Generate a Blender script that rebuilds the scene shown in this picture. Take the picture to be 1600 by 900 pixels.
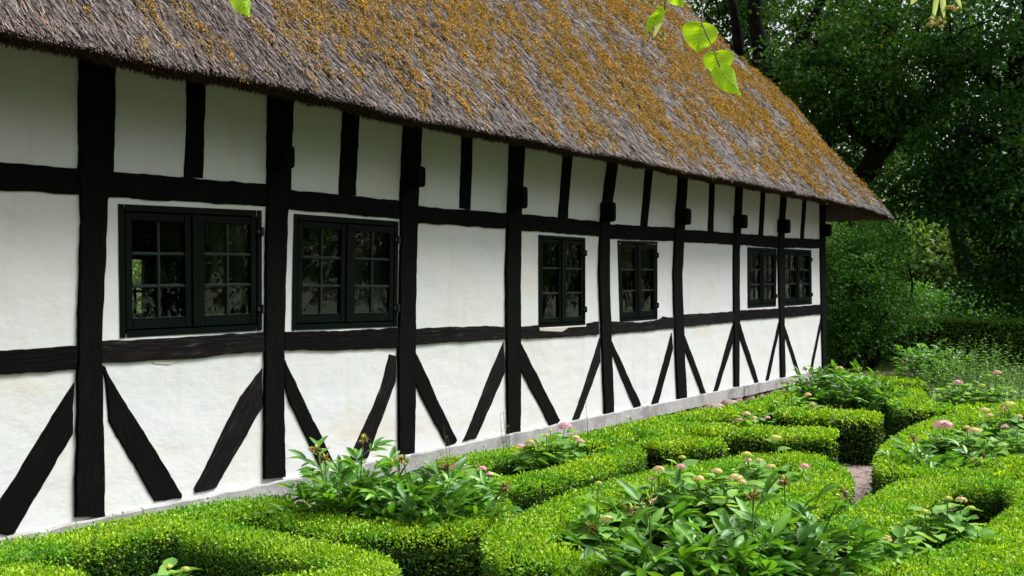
import bpy, math, random
import numpy as np
from mathutils import Vector, Matrix
R = math.radians
rng = np.random.default_rng(7); random.seed(7)
for o in list(bpy.data.objects): bpy.data.objects.remove(o)
SC = bpy.context.scene; COL = SC.collection

# ------------------------------------------------------------------ camera, sky, sun, exposure
F = 1700.0; VPX = 1935.0; HY = 444.0; PX = 5.3; EYE = 1.6
TH = math.atan((VPX-800)/F)
cd = bpy.data.cameras.new('camera'); cam = bpy.data.objects.new('camera', cd); COL.objects.link(cam)
cam.location = (PX, 0, EYE); cam.rotation_euler = (R(90), 0, TH)
cd.lens = F/1600*36; cd.sensor_width = 36; cd.shift_y = -6/1600; cd.clip_start = .05; cd.clip_end = 2000
SC.camera = cam
SUN_EL = R(55); SUN_AZ = R(40)      # azimuth from +Y towards +X
w = bpy.data.worlds.new('World'); SC.world = w; w.use_nodes = True
nt = w.node_tree; nt.nodes.clear()
sky = nt.nodes.new('ShaderNodeTexSky'); sky.sky_type = 'NISHITA'; sky.sun_disc = False
sky.sun_elevation = SUN_EL; sky.sun_rotation = SUN_AZ; sky.air_density = 1.0; sky.dust_density = 5.0; sky.ozone_density = 1.0
hs = nt.nodes.new('ShaderNodeHueSaturation'); hs.inputs['Saturation'].default_value = .22; hs.inputs['Value'].default_value = 1.25
bg = nt.nodes.new('ShaderNodeBackground'); bg.inputs[1].default_value = .115
ow = nt.nodes.new('ShaderNodeOutputWorld')
nt.links.new(sky.outputs[0], hs.inputs['Color']); nt.links.new(hs.outputs[0], bg.inputs[0]); nt.links.new(bg.outputs[0], ow.inputs[0])
sl = bpy.data.lights.new('sun', 'SUN'); sl.energy = 4.7; sl.angle = R(26); sl.color = (1, .99, .965)
so = bpy.data.objects.new('sun', sl); COL.objects.link(so)
sd = Vector((math.sin(SUN_AZ)*math.cos(SUN_EL), math.cos(SUN_AZ)*math.cos(SUN_EL), math.sin(SUN_EL)))
so.rotation_euler = sd.to_track_quat('Z', 'Y').to_euler(); so.location = (20, 12, 30)
SC.view_settings.view_transform = 'Standard'; SC.view_settings.look = 'None'
SC.view_settings.exposure = 0.52; SC.view_settings.gamma = 1
SC.cycles.max_bounces = 8; SC.cycles.transparent_max_bounces = 12
SC.cycles.sample_clamp_indirect = 6

# ------------------------------------------------------------------ projection helpers (pixel of the 1600x900 photo -> point)
CT, ST = math.cos(TH), math.sin(TH)
def pdir(x, y):
    a = (x-800)/F; b = (HY-y)/F
    return np.array([-ST + a*CT, CT + a*ST, b])
CAM = np.array([PX, 0, EYE])
def atD(x, y, D): return CAM + D*pdir(x, y)
def onX(x, y, X=0.):
    d = pdir(x, y); return CAM + d*((X-PX)/d[0])
def onZ(x, y, Z=0.):
    d = pdir(x, y); return CAM + d*((Z-EYE)/d[2])

# ------------------------------------------------------------------ mesh helpers
def build(name, V, faces, mats, parent=None, mi=None, smooth=False, loc=None, M=None):
    """faces: list of (k,n) int arrays"""
    V = np.asarray(V, dtype=np.float64).reshape(-1, 3)
    if M is not None:
        Mi = np.array(M.inverted()); V = V @ Mi[:3, :3].T + Mi[:3, 3]
    elif loc is not None: V = V - np.asarray(loc)
    me = bpy.data.meshes.new(name)
    if isinstance(faces, np.ndarray): faces = [faces]
    faces = [np.asarray(f, dtype=np.int32) for f in faces if len(f)]
    idx = np.concatenate([f.ravel() for f in faces]); tot = np.concatenate([np.full(len(f), f.shape[1], np.int32) for f in faces])
    st = np.concatenate([[0], np.cumsum(tot)[:-1]]).astype(np.int32)
    me.vertices.add(len(V)); me.vertices.foreach_set('co', V.ravel().astype(np.float32))
    me.loops.add(len(idx)); me.loops.foreach_set('vertex_index', idx)
    me.polygons.add(len(tot)); me.polygons.foreach_set('loop_start', st)
    try: me.polygons.foreach_set('loop_total', tot)
    except Exception: pass
    if not isinstance(mats, (list, tuple)): mats = [mats]
    for m in mats: me.materials.append(m)
    if mi is not None: me.polygons.foreach_set('material_index', np.asarray(mi, np.int32))
    me.polygons.foreach_set('use_smooth', np.full(len(tot), bool(smooth)))
    me.update(calc_edges=True)
    o = bpy.data.objects.new(name, me); COL.objects.link(o)
    if M is not None: o.matrix_world = M
    elif loc is not None: o.location = loc
    if parent is not None: put(o, parent)
    return o
def put(o, parent):
    """parent keeping world transform (parents are unrotated empties or parts)"""
    w0 = o.matrix_basis.copy(); pm = world_of(parent)
    o.parent = parent; o.matrix_basis = pm.inverted() @ w0
def world_of(o):
    m = o.matrix_basis.copy(); p = o.parent
    while p: m = p.matrix_basis @ m; p = p.parent
    return m
def empty(name, loc):
    o = bpy.data.objects.new(name, None); o.location = loc; COL.objects.link(o); o.empty_display_size = .2; return o
def tag(o, label=None, cat=None, group=None, kind=None):
    if label: o['label'] = label
    if cat: o['category'] = cat
    if group: o['group'] = group
    if kind: o['kind'] = kind
    return o
class MB:
    """collects geometry, links it as one mesh"""
    def __init__(s): s.V = []; s.Q = {}; s.n = 0
    def add(s, V, F_, mat=0):
        V = np.asarray(V, float).reshape(-1, 3); F_ = np.asarray(F_, int)
        s.V.append(V); s.Q.setdefault((F_.shape[1], mat), []).append(F_ + s.n); s.n += len(V)
    def box(s, a, b, mat=0):
        x0, y0, z0 = np.minimum(a, b); x1, y1, z1 = np.maximum(a, b)
        V = [(x0,y0,z0),(x1,y0,z0),(x1,y1,z0),(x0,y1,z0),(x0,y0,z1),(x1,y0,z1),(x1,y1,z1),(x0,y1,z1)]
        s.add(V, [(0,3,2,1),(4,5,6,7),(0,1,5,4),(1,2,6,5),(2,3,7,6),(3,0,4,7)], mat)
    def hexa(s, V8, mat=0): s.add(V8, [(0,3,2,1),(4,5,6,7),(0,1,5,4),(1,2,6,5),(2,3,7,6),(3,0,4,7)], mat)
    def tube(s, P, r, k=6, mat=0, cap=True):
        P = np.asarray(P, float); n = len(P); r = np.broadcast_to(np.asarray(r, float), (n,))
        T = np.gradient(P, axis=0); T /= np.linalg.norm(T, axis=1)[:, None] + 1e-9
        a = np.array([0, 0, 1.]) if abs(T[0][2]) < .9 else np.array([1., 0, 0])
        U = np.cross(T, a); U /= np.linalg.norm(U, axis=1)[:, None] + 1e-9; W = np.cross(T, U)
        th = np.arange(k)*2*math.pi/k
        V = P[:, None] + r[:, None, None]*(np.cos(th)[None, :, None]*U[:, None] + np.sin(th)[None, :, None]*W[:, None])
        i, j = np.meshgrid(np.arange(n-1), np.arange(k), indexing='ij'); i = i.ravel(); j = j.ravel(); j2 = (j+1) % k
        s.add(V.reshape(-1, 3), np.stack([i*k+j, i*k+j2, (i+1)*k+j2, (i+1)*k+j], 1), mat)
        if cap:
            base = s.n - n*k
            if k == 4: s.Q.setdefault((4, mat), []).append(np.array([[base+(n-1)*k+q for q in range(4)]]))
            elif k > 4: s.Q.setdefault((k, mat), []).append(np.array([[base+(n-1)*k+q for q in range(k)]])); s.Q[(k, mat)].append(np.array([[base+k-1-q for q in range(k)]]))
    def build(s, name, mats, parent=None, smooth=False, loc=None, M=None):
        V = np.concatenate(s.V); fs = []; mi = []
        for (k, m), L in s.Q.items():
            f = np.concatenate(L); fs.append(f); mi += [m]*len(f)
        return build(name, V, fs, mats, parent, mi, smooth, loc, M)

def vnoise(x, y, seed=0):
    x = np.asarray(x, float); y = np.asarray(y, float)
    xi = np.floor(x).astype(int); yi = np.floor(y).astype(int); fx = x-xi; fy = y-yi
    fx = fx*fx*(3-2*fx); fy = fy*fy*(3-2*fy)
    def h(a, b):
        v = np.sin(a*127.1 + b*311.7 + seed*74.7)*43758.5453
        return v-np.floor(v)
    return (h(xi, yi)*(1-fx)+h(xi+1, yi)*fx)*(1-fy)+(h(xi, yi+1)*(1-fx)+h(xi+1, yi+1)*fx)*fy
def fbm(x, y, seed=0, o=3):
    t = 0; a = .5; n = 0
    for i in range(o): t = t + a*vnoise(x*2**i, y*2**i, seed+i); n += a; a *= .5
    return t/n
def unit(v): return v/(np.linalg.norm(v, axis=-1, keepdims=True)+1e-9)

# leaf batches: P base, T direction, N up-ish, L length, W width. profile of half-widths along the midrib
def leaves(P, T, N, L, W, prof=(0, 1, .8, 0), fold=.25, droop=.2, tpos=None):
    n = len(P); k = len(prof); T = unit(T); S = unit(np.cross(T, N)); N = np.cross(S, T)
    L = np.broadcast_to(L, (n,))[:, None]; W = np.broadcast_to(W, (n,))[:, None]; dr = np.broadcast_to(droop, (n,))[:, None]
    tp = np.linspace(0, 1, k) if tpos is None else np.asarray(tpos)
    V = []; ids = {}
    for i in range(k):
        t = tp[i]; m = P + T*L*t - N*L*dr*t*t
        ids['m', i] = len(V); V.append(m)
        if 0 < i < k-1:
            for sgn, nm in ((-1, 'l'), (1, 'r')):
                ids[nm, i] = len(V); V.append(m + S*sgn*W*.5*prof[i] + N*W*fold*prof[i])
    m = len(V); V = np.stack(V, 1).reshape(-1, 3); f = []
    for i in range(k-1):
        for nm in 'lr':
            a, b = ids['m', i], ids['m', i+1]; c = ids.get((nm, i)); d = ids.get((nm, i+1)); fl = nm == 'l'
            if c is None: t = [(a, b, d)]
            elif d is None: t = [(a, b, c)]
            else: t = [(a, b, d), (a, d, c)]
            for q in t: f.append(q if fl else q[::-1])
    f = np.array(f); Fa = (f[None] + (np.arange(n)*m)[:, None, None]).reshape(-1, 3)
    return V, Fa
def quadleaf(P, T, N, L, W, fold=.2):
    T = unit(T); S = unit(np.cross(T, N)); Nn = np.cross(S, T); n = len(P)
    L = np.broadcast_to(L, (n,))[:, None]; W = np.broadcast_to(W, (n,))[:, None]
    V = np.stack([P, P+T*L*.5+S*W*.5+Nn*W*fold, P+T*L, P+T*L*.5-S*W*.5+Nn*W*fold], 1).reshape(-1, 3)
    return V, (np.arange(n)*4)[:, None] + np.array([[0, 1, 2, 3]])
def rvec(n): return unit(rng.normal(size=(n, 3)))

# ------------------------------------------------------------------ materials
def mat(name):
    m = bpy.data.materials.new(name); m.use_nodes = True; n = m.node_tree; n.nodes.clear()
    o = n.nodes.new('ShaderNodeOutputMaterial'); return m, n, o
def N_(n, t, **kw):
    x = n.nodes.new(t)
    for k, v in kw.items():
        if k.startswith('i_'): x.inputs[k[2:].replace('_', ' ')].default_value = v
        else: setattr(x, k, v)
    return x
def ramp(n, stops, src=None):
    r = n.nodes.new('ShaderNodeValToRGB'); e = r.color_ramp.elements
    while len(e) < len(stops): e.new(.5)
    for q, (p, c) in zip(e, stops): q.position = p; q.color = (*c, 1) if len(c) == 3 else c
    if src is not None: n.links.new(src, r.inputs[0])
    return r
def leafmat(name, stops, trans=.3, rough=.5, patch=None, spec=.4, tcol=None, tscale=1.6):
    """colour per leaf (random per island) + optional spatial patches; diffuse/gloss + translucency"""
    m, n, o = mat(name); g = N_(n, 'ShaderNodeNewGeometry'); cr = ramp(n, stops, g.outputs['Random Per Island']); col = cr.outputs[0]
    if patch:
        tx = N_(n, 'ShaderNodeTexNoise', i_Scale=patch[0], i_Detail=3.); tc = N_(n, 'ShaderNodeTexCoord')
        n.links.new(tc.outputs['Object'], tx.inputs['Vector'])
        mr = ramp(n, [(.4, (0, 0, 0)), (.62, (1, 1, 1))], tx.outputs[0])
        mx = N_(n, 'ShaderNodeMixRGB', blend_type='MIX'); n.links.new(mr.outputs[0], mx.inputs[0])
        mu = N_(n, 'ShaderNodeMixRGB', blend_type='MULTIPLY'); mu.inputs[0].default_value = 1; mu.inputs[2].default_value = (*patch[1], 1)
        n.links.new(col, mu.inputs[1]); n.links.new(col, mx.inputs[1]); n.links.new(mu.outputs[0], mx.inputs[2]); col = mx.outputs[0]
    p = N_(n, 'ShaderNodeBsdfPrincipled', i_Roughness=rough); p.inputs['Specular IOR Level'].default_value = spec
    n.links.new(col, p.inputs['Base Color'])
    t = N_(n, 'ShaderNodeBsdfTranslucent'); tm = N_(n, 'ShaderNodeMixRGB', blend_type='MULTIPLY'); tm.inputs[0].default_value = 1
    tm.inputs[2].default_value = (*(tcol or (tscale*1.1, tscale, tscale*.4)), 1); n.links.new(col, tm.inputs[1]); n.links.new(tm.outputs[0], t.inputs[0])
    mx = N_(n, 'ShaderNodeMixShader'); mx.inputs[0].default_value = trans
    n.links.new(p.outputs[0], mx.inputs[1]); n.links.new(t.outputs[0], mx.inputs[2]); n.links.new(mx.outputs[0], o.inputs[0])
    return m
def plain(name, col, rough=.7, noise=None, bump=None, spec=.4, coord='Object'):
    """noise=(scale, colour2, lo, hi, stretch) bump=(scale,strength,stretch)"""
    m, n, o = mat(name); p = N_(n, 'ShaderNodeBsdfPrincipled', i_Roughness=rough); p.inputs['Specular IOR Level'].default_value = spec
    p.inputs['Base Color'].default_value = (*col, 1); tc = N_(n, 'ShaderNodeTexCoord')
    def ns(scale, st, det=5.):
        mp = N_(n, 'ShaderNodeMapping'); mp.inputs['Scale'].default_value = st; n.links.new(tc.outputs[coord], mp.inputs[0])
        t = N_(n, 'ShaderNodeTexNoise', i_Scale=scale, i_Detail=det); n.links.new(mp.outputs[0], t.inputs['Vector']); return t
    c = None
    for q in (noise or []):
        t = ns(q[0], q[4]); r = ramp(n, [(q[2], (0, 0, 0)), (q[3], (1, 1, 1))], t.outputs[0])
        mx = N_(n, 'ShaderNodeMixRGB'); n.links.new(r.outputs[0], mx.inputs[0]); mx.inputs[2].default_value = (*q[1], 1)
        if c is None: mx.inputs[1].default_value = (*col, 1)
        else: n.links.new(c, mx.inputs[1])
        c = mx.outputs[0]
    if c is not None: n.links.new(c, p.inputs['Base Color'])
    prev = None
    for b in (bump or []):
        t = ns(b[0], b[2]); bp = N_(n, 'ShaderNodeBump', i_Strength=b[1], i_Distance=b[3]); n.links.new(t.outputs[0], bp.inputs['Height'])
        if prev: n.links.new(prev, bp.inputs['Normal'])
        prev = bp.outputs[0]
    if prev: n.links.new(prev, p.inputs['Normal'])
    n.links.new(p.outputs[0], o.inputs[0]); return m

M_plaster = plain('limewashed_plaster', (.635, .655, .660), .88,
    noise=[(1.3, (.64, .655, .625), .42, .66, (1, 1, 1)), (2.2, (.585, .59, .53), .56, .78, (1, 3, .5)), (9, (.54, .51, .44), .70, .86, (1, 1, 1)), (40, (.50, .48, .40), .70, .78, (1, 1, 1)), (.9, (.62, .58, .50), .60, .74, (1, .6, 3))],
    bump=[(3, .3, (1, 1, 1.6), .035), (22, .15, (1, 1, 2.6), .006), (120, .10, (1, 1, 1), .002)])
M_timber = plain('tarred_timber', (.0028, .0026, .0027), .85,
    noise=[(14, (.007, .006, .0055), .5, .75, (5, 5, .5)), (30, (.030, .027, .026), .67, .80, (3, 3, .35))],
    bump=[(16, .55, (5, 5, .45), .008), (60, .5, (3, 3, .3), .004)], spec=.06)
M_timber_worn = plain('worn_tarred_timber', (.0045, .004, .004), .85,
    noise=[(14, (.012, .010, .009), .42, .62, (5, 5, .5)), (24, (.080, .070, .064), .62, .75, (3, 3, .35))],
    bump=[(16, .65, (5, 5, .45), .01), (60, .5, (3, 3, .3), .004)], spec=.08)
M_green = plain('dark_green_paint', (.0016, .0050, .0032), .5, spec=.06, noise=[(5, (.0012, .004, .0026), .4, .7, (1, 1, 1)), (50, (.012, .018, .014), .72, .8, (1, 1, 1))], bump=[(40, .15, (1, 1, 1), .003)])
M_greenl = plain('weathered_green_paint', (.012, .022, .016), .5, spec=.15, noise=[(45, (.12, .13, .11), .64, .76, (1, 1, 1)), (5, (.012, .022, .016), .4, .7, (1, 1, 1))], bump=[(40, .2, (1, 1, 1), .003)])
M_iron = plain('black_iron', (.008, .008, .008), .5)
M_sill = plain('pale_mortar', (.52, .49, .42), .9, noise=[(14, (.35, .33, .28), .5, .7, (1, 1, 1))], bump=[(30, .4, (1, 1, 1), .01)])
M_plinth = plain('grey_painted_plinth', (.34, .34, .335), .9, noise=[(3, (.21, .205, .20), .45, .66, (1, 1, 1)), (14, (.46, .46, .45), .56, .72, (1, 1, 1.5)), (40, (.22, .2, .19), .70, .8, (1, 1, 1))], bump=[(8, .5, (1, 1, 1), .02), (60, .5, (1, 1, 1), .006)])
M_stone = plain('fieldstone', (.22, .15, .13), .9, noise=[(6, (.34, .26, .22), .45, .7, (1, 1, 1))], bump=[(12, .5, (1, 1, 1), .02)])
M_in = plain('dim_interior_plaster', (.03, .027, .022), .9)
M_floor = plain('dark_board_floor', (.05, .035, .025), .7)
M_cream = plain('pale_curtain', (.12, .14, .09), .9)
M_soil = plain('dark_soil', (.040, .028, .020), .95, noise=[(7, (.085, .062, .047), .45, .7, (1, 1, 1)), (60, (.16, .12, .09), .62, .75, (1, 1, 1))], bump=[(40, .8, (1, 1, 1), .02)])
M_path = plain('gravel_path', (.20, .155, .13), .95, noise=[(90, (.34, .28, .25), .5, .65, (1, 1, 1)), (12, (.10, .07, .055), .52, .7, (1, 1, 1))], bump=[(120, .9, (1, 1, 1), .015)])
M_grassg = plain('lawn_soil', (.035, .060, .015), .95, noise=[(2, (.07, .08, .03), .45, .7, (1, 1, 1))])
M_bark = plain('dark_bark', (.012, .0105, .009), .9, noise=[(8, (.026, .023, .019), .5, .75, (1, 1, .3))], bump=[(10, .9, (1, 1, .25), .04)], spec=.08)
M_barkg = plain('grey_bark', (.10, .09, .075), .9, noise=[(8, (.05, .045, .04), .5, .75, (1, 1, .3))], bump=[(10, .9, (1, 1, .25), .04)])
M_core = plain('hedge_twigs', (.012, .016, .005), 1., spec=0)
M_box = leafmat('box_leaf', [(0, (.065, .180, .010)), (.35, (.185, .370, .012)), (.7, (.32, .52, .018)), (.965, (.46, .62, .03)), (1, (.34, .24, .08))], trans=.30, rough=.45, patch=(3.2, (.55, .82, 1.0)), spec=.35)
M_boxs = leafmat('box_side_leaf_shaded', [(0, (.016, .058, .007)), (.5, (.045, .135, .011)), (.92, (.13, .25, .018)), (1, (.16, .13, .06))], trans=.2, rough=.5, patch=(3.2, (.6, .8, 1.0)), spec=.25)  # darker than top leaves: older growth plus side shade mixed into the colour
M_oak = leafmat('oak_leaf', [(0, (.012, .052, .007)), (.5, (.030, .105, .012)), (.9, (.070, .170, .020)), (1, (.13, .11, .03))], trans=.30, rough=.6, spec=.15)
M_oak2 = leafmat('maple_leaf', [(0, (.010, .046, .010)), (.5, (.022, .082, .013)), (1, (.042, .125, .020))], trans=.30, rough=.6, spec=.15)
M_shrub = leafmat('shrub_leaf', [(0, (.030, .105, .015)), (.5, (.055, .175, .024)), (1, (.11, .26, .036))], trans=.35, rough=.5, spec=.3)
M_horn = leafmat('hornbeam_leaf', [(0, (.07, .16, .025)), (.5, (.12, .26, .04)), (1, (.20, .36, .06))], trans=.3, rough=.6, spec=.15)
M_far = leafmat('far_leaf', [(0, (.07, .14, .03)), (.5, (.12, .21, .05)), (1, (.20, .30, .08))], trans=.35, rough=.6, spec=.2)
M_hyd = leafmat('hydrangea_leaf', [(0, (.08, .21, .04)), (.5, (.14, .31, .058)), (1, (.24, .43, .08))], trans=.35, rough=.58, spec=.25)
M_peony = leafmat('peony_leaf', [(0, (.04, .13, .016)), (.5, (.08, .235, .026)), (.9, (.16, .36, .035)), (1, (.08, .18, .06))], trans=.28, rough=.45, spec=.4)
M_herb = leafmat('herb_leaf', [(0, (.05, .15, .02)), (1, (.13, .28, .04))], trans=.35)
M_stem = plain('green_stem', (.09, .17, .03), .6)
M_stemb = plain('brown_stem', (.12, .10, .04), .7)
M_pink = leafmat('pink_floret', [(0, (.70, .28, .38)), (.5, (.82, .42, .50)), (1, (.88, .62, .60))], trans=.3, tcol=(1, 1, 1), rough=.7)
M_peach = leafmat('peach_floret', [(0, (.74, .55, .26)), (.45, (.80, .62, .36)), (.75, (.66, .66, .20)), (1, (.80, .50, .42))], trans=.3, tcol=(1, 1, 1), rough=.7)
M_limef = leafmat('lime_floret', [(0, (.42, .56, .06)), (.6, (.62, .66, .12)), (1, (.76, .66, .24))], trans=.3, tcol=(1, 1, 1), rough=.7)
M_dead = leafmat('withered_petal', [(0, (.16, .07, .03)), (.5, (.35, .19, .08)), (1, (.52, .38, .20))], trans=.2, tcol=(1, 1, 1), rough=.8)
M_reed = leafmat('weathered_reed', [(0, (.016, .010, .008)), (.35, (.043, .030, .023)), (.65, (.110, .082, .070)), (.93, (.26, .215, .195)), (1, (.28, .12, .045))], trans=.02, rough=.6, patch=(1.1, (.72, .66, .62)), spec=.3)
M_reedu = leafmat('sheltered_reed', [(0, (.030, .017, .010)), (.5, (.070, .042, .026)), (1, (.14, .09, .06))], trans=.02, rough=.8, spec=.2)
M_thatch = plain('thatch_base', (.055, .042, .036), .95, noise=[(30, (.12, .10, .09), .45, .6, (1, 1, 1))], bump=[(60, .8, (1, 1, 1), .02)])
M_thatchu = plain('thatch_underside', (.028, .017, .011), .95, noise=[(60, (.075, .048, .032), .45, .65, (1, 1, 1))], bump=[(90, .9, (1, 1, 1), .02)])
M_moss = leafmat('ochre_moss', [(0, (.13, .095, .018)), (.25, (.32, .20, .03)), (.6, (.58, .34, .045)), (.85, (.60, .28, .05)), (1, (.24, .22, .035))], trans=.05, rough=.9, patch=(9, (.62, .66, .6)), spec=.1, tcol=(1, 1, 1))
M_lime = leafmat('lime_tree_leaf', [(0, (.36, .60, .02)), (1, (.46, .70, .03))], trans=.66, rough=.45, tcol=(1.35, 1.35, .7), spec=.3)
M_vein = plain('leaf_vein', (.20, .38, .02), .5)
M_bract = leafmat('lime_bract', [(0, (.50, .62, .18)), (1, (.62, .70, .28))], trans=.5, tcol=(1.2, 1.2, 1), rough=.5)
M_flow = plain('lime_blossom', (.62, .50, .14), .7)
M_litter = leafmat('leaf_litter', [(0, (.07, .035, .02)), (.5, (.18, .10, .06)), (1, (.32, .22, .15))], trans=.05, rough=.8)
M_grass = leafmat('grass_blade', [(0, (.04, .10, .015)), (1, (.10, .19, .03))], trans=.3)

def glassmat():
    m, n, o = mat('old_window_glass'); tc = N_(n, 'ShaderNodeTexCoord')
    t = N_(n, 'ShaderNodeTexNoise', i_Scale=5., i_Detail=2.); n.links.new(tc.outputs['Object'], t.inputs['Vector'])
    b = N_(n, 'ShaderNodeBump', i_Strength=.22, i_Distance=.01); n.links.new(t.outputs[0], b.inputs['Height'])
    g = N_(n, 'ShaderNodeBsdfGlossy', i_Roughness=.012); g.inputs['Color'].default_value = (.95, .97, 1, 1); n.links.new(b.outputs[0], g.inputs['Normal'])
    tr = N_(n, 'ShaderNodeBsdfTransparent'); tr.inputs[0].default_value = (.78, .82, .78, 1)
    fr = N_(n, 'ShaderNodeFresnel'); fr.inputs['IOR'].default_value = 1.75
    mx = N_(n, 'ShaderNodeMixShader'); n.links.new(fr.outputs[0], mx.inputs[0]); n.links.new(tr.outputs[0], mx.inputs[1]); n.links.new(g.outputs[0], mx.inputs[2])
    n.links.new(mx.outputs[0], o.inputs[0]); return m
M_glass = glassmat()

# ================================================================== GROUND
def sheet(name, x0, x1, y0, y1, z, m, nx=2, ny=2, amp=0):
    X, Y = np.meshgrid(np.linspace(x0, x1, nx), np.linspace(y0, y1, ny), indexing='ij')
    Z = z + amp*(fbm(X*2, Y*2, 5)-.5)
    i, j = np.meshgrid(np.arange(nx-1), np.arange(ny-1), indexing='ij'); i = i.ravel(); j = j.ravel()
    f = np.stack([i*ny+j, (i+1)*ny+j, (i+1)*ny+j+1, i*ny+j+1], 1)
    return build(name, np.stack([X, Y, Z], -1).reshape(-1, 3), f, m)
tag(sheet('ground', -900, 900, -900, 900, -.02, M_grassg), kind='structure')
tag(sheet('garden_bed_soil', .0, 14, -4, 17.6, 0, M_soil, 120, 150, .02), kind='structure')
tag(sheet('lawn', -30, 40, 17.6, 60, -.005, M_grassg), kind='structure')
# gravel path running between the hedges
pp = [(1290, 900), (1318, 820), (1340, 765), (1352, 735), (1368, 710), (1385, 690), (1392, 665), (1400, 640), (1398, 600), (1392, 583)]
pc = np.array([onZ(x, y, 0) for x, y in pp])
def crom(P, step=.05):
    P = np.asarray(P, float); Q = np.vstack([2*P[0]-P[1], P, 2*P[-1]-P[-2]]); out = []
    for i in range(1, len(Q)-2):
        n = max(2, int(np.linalg.norm(Q[i+1]-Q[i])/step))
        t = np.linspace(0, 1, n, endpoint=False)[:, None]
        out.append(.5*((2*Q[i])+(-Q[i-1]+Q[i+1])*t+(2*Q[i-1]-5*Q[i]+4*Q[i+1]-Q[i+2])*t**2+(-Q[i-1]+3*Q[i]-3*Q[i+1]+Q[i+2])*t**3))
    out.append(Q[-2][None]); return np.vstack(out)
pc = crom(pc, .2); T_ = unit(np.gradient(pc, axis=0)); S_ = np.stack([T_[:, 1], -T_[:, 0], 0*T_[:, 0]], 1)
V = np.stack([pc - S_*.55, pc + S_*.55], 1).reshape(-1, 3); V[:, 2] = .018
n_ = len(pc); i = np.arange(n_-1)
tag(build('garden_path', V, np.stack([2*i, 2*i+1, 2*i+3, 2*i+2], 1), M_path), kind='structure')
n_l = 2600
k = rng.integers(0, len(pc), n_l); P = pc[k] + S_[k]*rng.uniform(-.5, .5, n_l)[:, None]; P[:, 2] = .03+rng.uniform(0, .012, n_l)
V, f = quadleaf(P, np.c_[rng.normal(size=(n_l, 2)), rng.normal(size=n_l)*.2], np.c_[rng.normal(size=(n_l, 2))*.3, np.ones(n_l)], rng.uniform(.015, .05, n_l), rng.uniform(.01, .028, n_l))
tag(build('leaf_litter', V, f, M_litter), 'brown fallen leaves and petals scattered on the gravel path', 'leaf litter', kind='stuff')
# grass on the strip of lawn
n_l = 30000
P = np.c_[rng.uniform(-2, 9, n_l), rng.uniform(17.6, 27, n_l), np.zeros(n_l)]
V, f = quadleaf(P, np.c_[rng.normal(size=(n_l, 2))*.5, np.ones(n_l)], np.c_[rng.normal(size=(n_l, 2)), .1*np.ones(n_l)], rng.uniform(.04, .10, n_l), .012)
tag(build('lawn_grass', V, f, M_grass), 'short mown grass beyond the end of the farmhouse', 'grass', kind='stuff')

# ================================================================== THE HOUSE
house = empty('half_timbered_house', (0, 6, 0))
tag(house, 'long white farmhouse with black tarred timbers, green windows and mossy thatched roof', 'house')
SEND = 16.56; Z0 = .30
def sz(x, y, X=0.): p = onX(x, y, X); return p[1], p[2]

def timber(name, pts, xf=.02, m=None, step=.035, amp=.0035, back=-.06, lab=None, world=False):
    """pts: photo-pixel outline of the face, unprojected on the wall plane -> real size beam"""
    Q = np.array([sz(*p) for p in pts]) if not world else np.array(pts, float)
    c = Q.mean(0); A = Q-c; ev, ew = np.linalg.eigh(A.T@A); ax = ew[:, 1]
    if ax[1] < 0: ax = -ax
    out = []
    sd_ = rng.uniform(0, 100)
    for a, b in zip(Q, np.roll(Q, -1, 0)):
        L = np.linalg.norm(b-a); n = max(1, int(L/step)); t = np.linspace(0, 1, n, endpoint=False)
        out.append(a + (b-a)*t[:, None])
    O = np.vstack(out); T = np.roll(O, -1, 0)-np.roll(O, 1, 0); T = unit(T); N = np.stack([T[:, 1], -T[:, 0]], 1)
    area = .5*np.sum(O[:, 0]*np.roll(O[:, 1], -1)-np.roll(O[:, 0], -1)*O[:, 1])
    if area < 0: N = -N
    al = A.shape and (O-c)@ax
    per = O @ np.array([-ax[1], ax[0]])
    d = (fbm(al*9+sd_, np.sign(per-per.mean())*7, 3, 3)-.5)*2*amp*2 + rng.normal(size=len(O))*amp*.25
    O = O + N*d[:, None]
    n = len(O); rng_x = (fbm(al*4+sd_, per*3, 8)-.5)*.010
    def ring(off, X, wob=0): return np.c_[X + wob*rng_x, O - N*off]
    V = np.vstack([ring(0, back), ring(0, xf-.007, 1), ring(.005, xf, 1)])
    i = np.arange(n); j = (i+1) % n; fl = area > 0
    q = np.vstack([np.stack([i, j, n+j, n+i], 1), np.stack([n+i, n+j, 2*n+j, 2*n+i], 1)])
    if not fl: q = q[:, ::-1]
    ng = (2*n+i)[None]; ng = ng if fl else ng[:, ::-1]
    Z = Vector((0, ax[0], ax[1])); Xx = Vector((1, 0, 0)); Y = Z.cross(Xx)
    Mw = Matrix(((Xx.x, Y.x, Z.x, 0), (Xx.y, Y.y, Z.y, c[0]), (Xx.z, Y.z, Z.z, c[1]), (0, 0, 0, 1)))
    o = build(name, V, [q, ng], m or M_timber, house, M=Mw)
    if lab: o['label'] = lab
    return o

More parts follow.
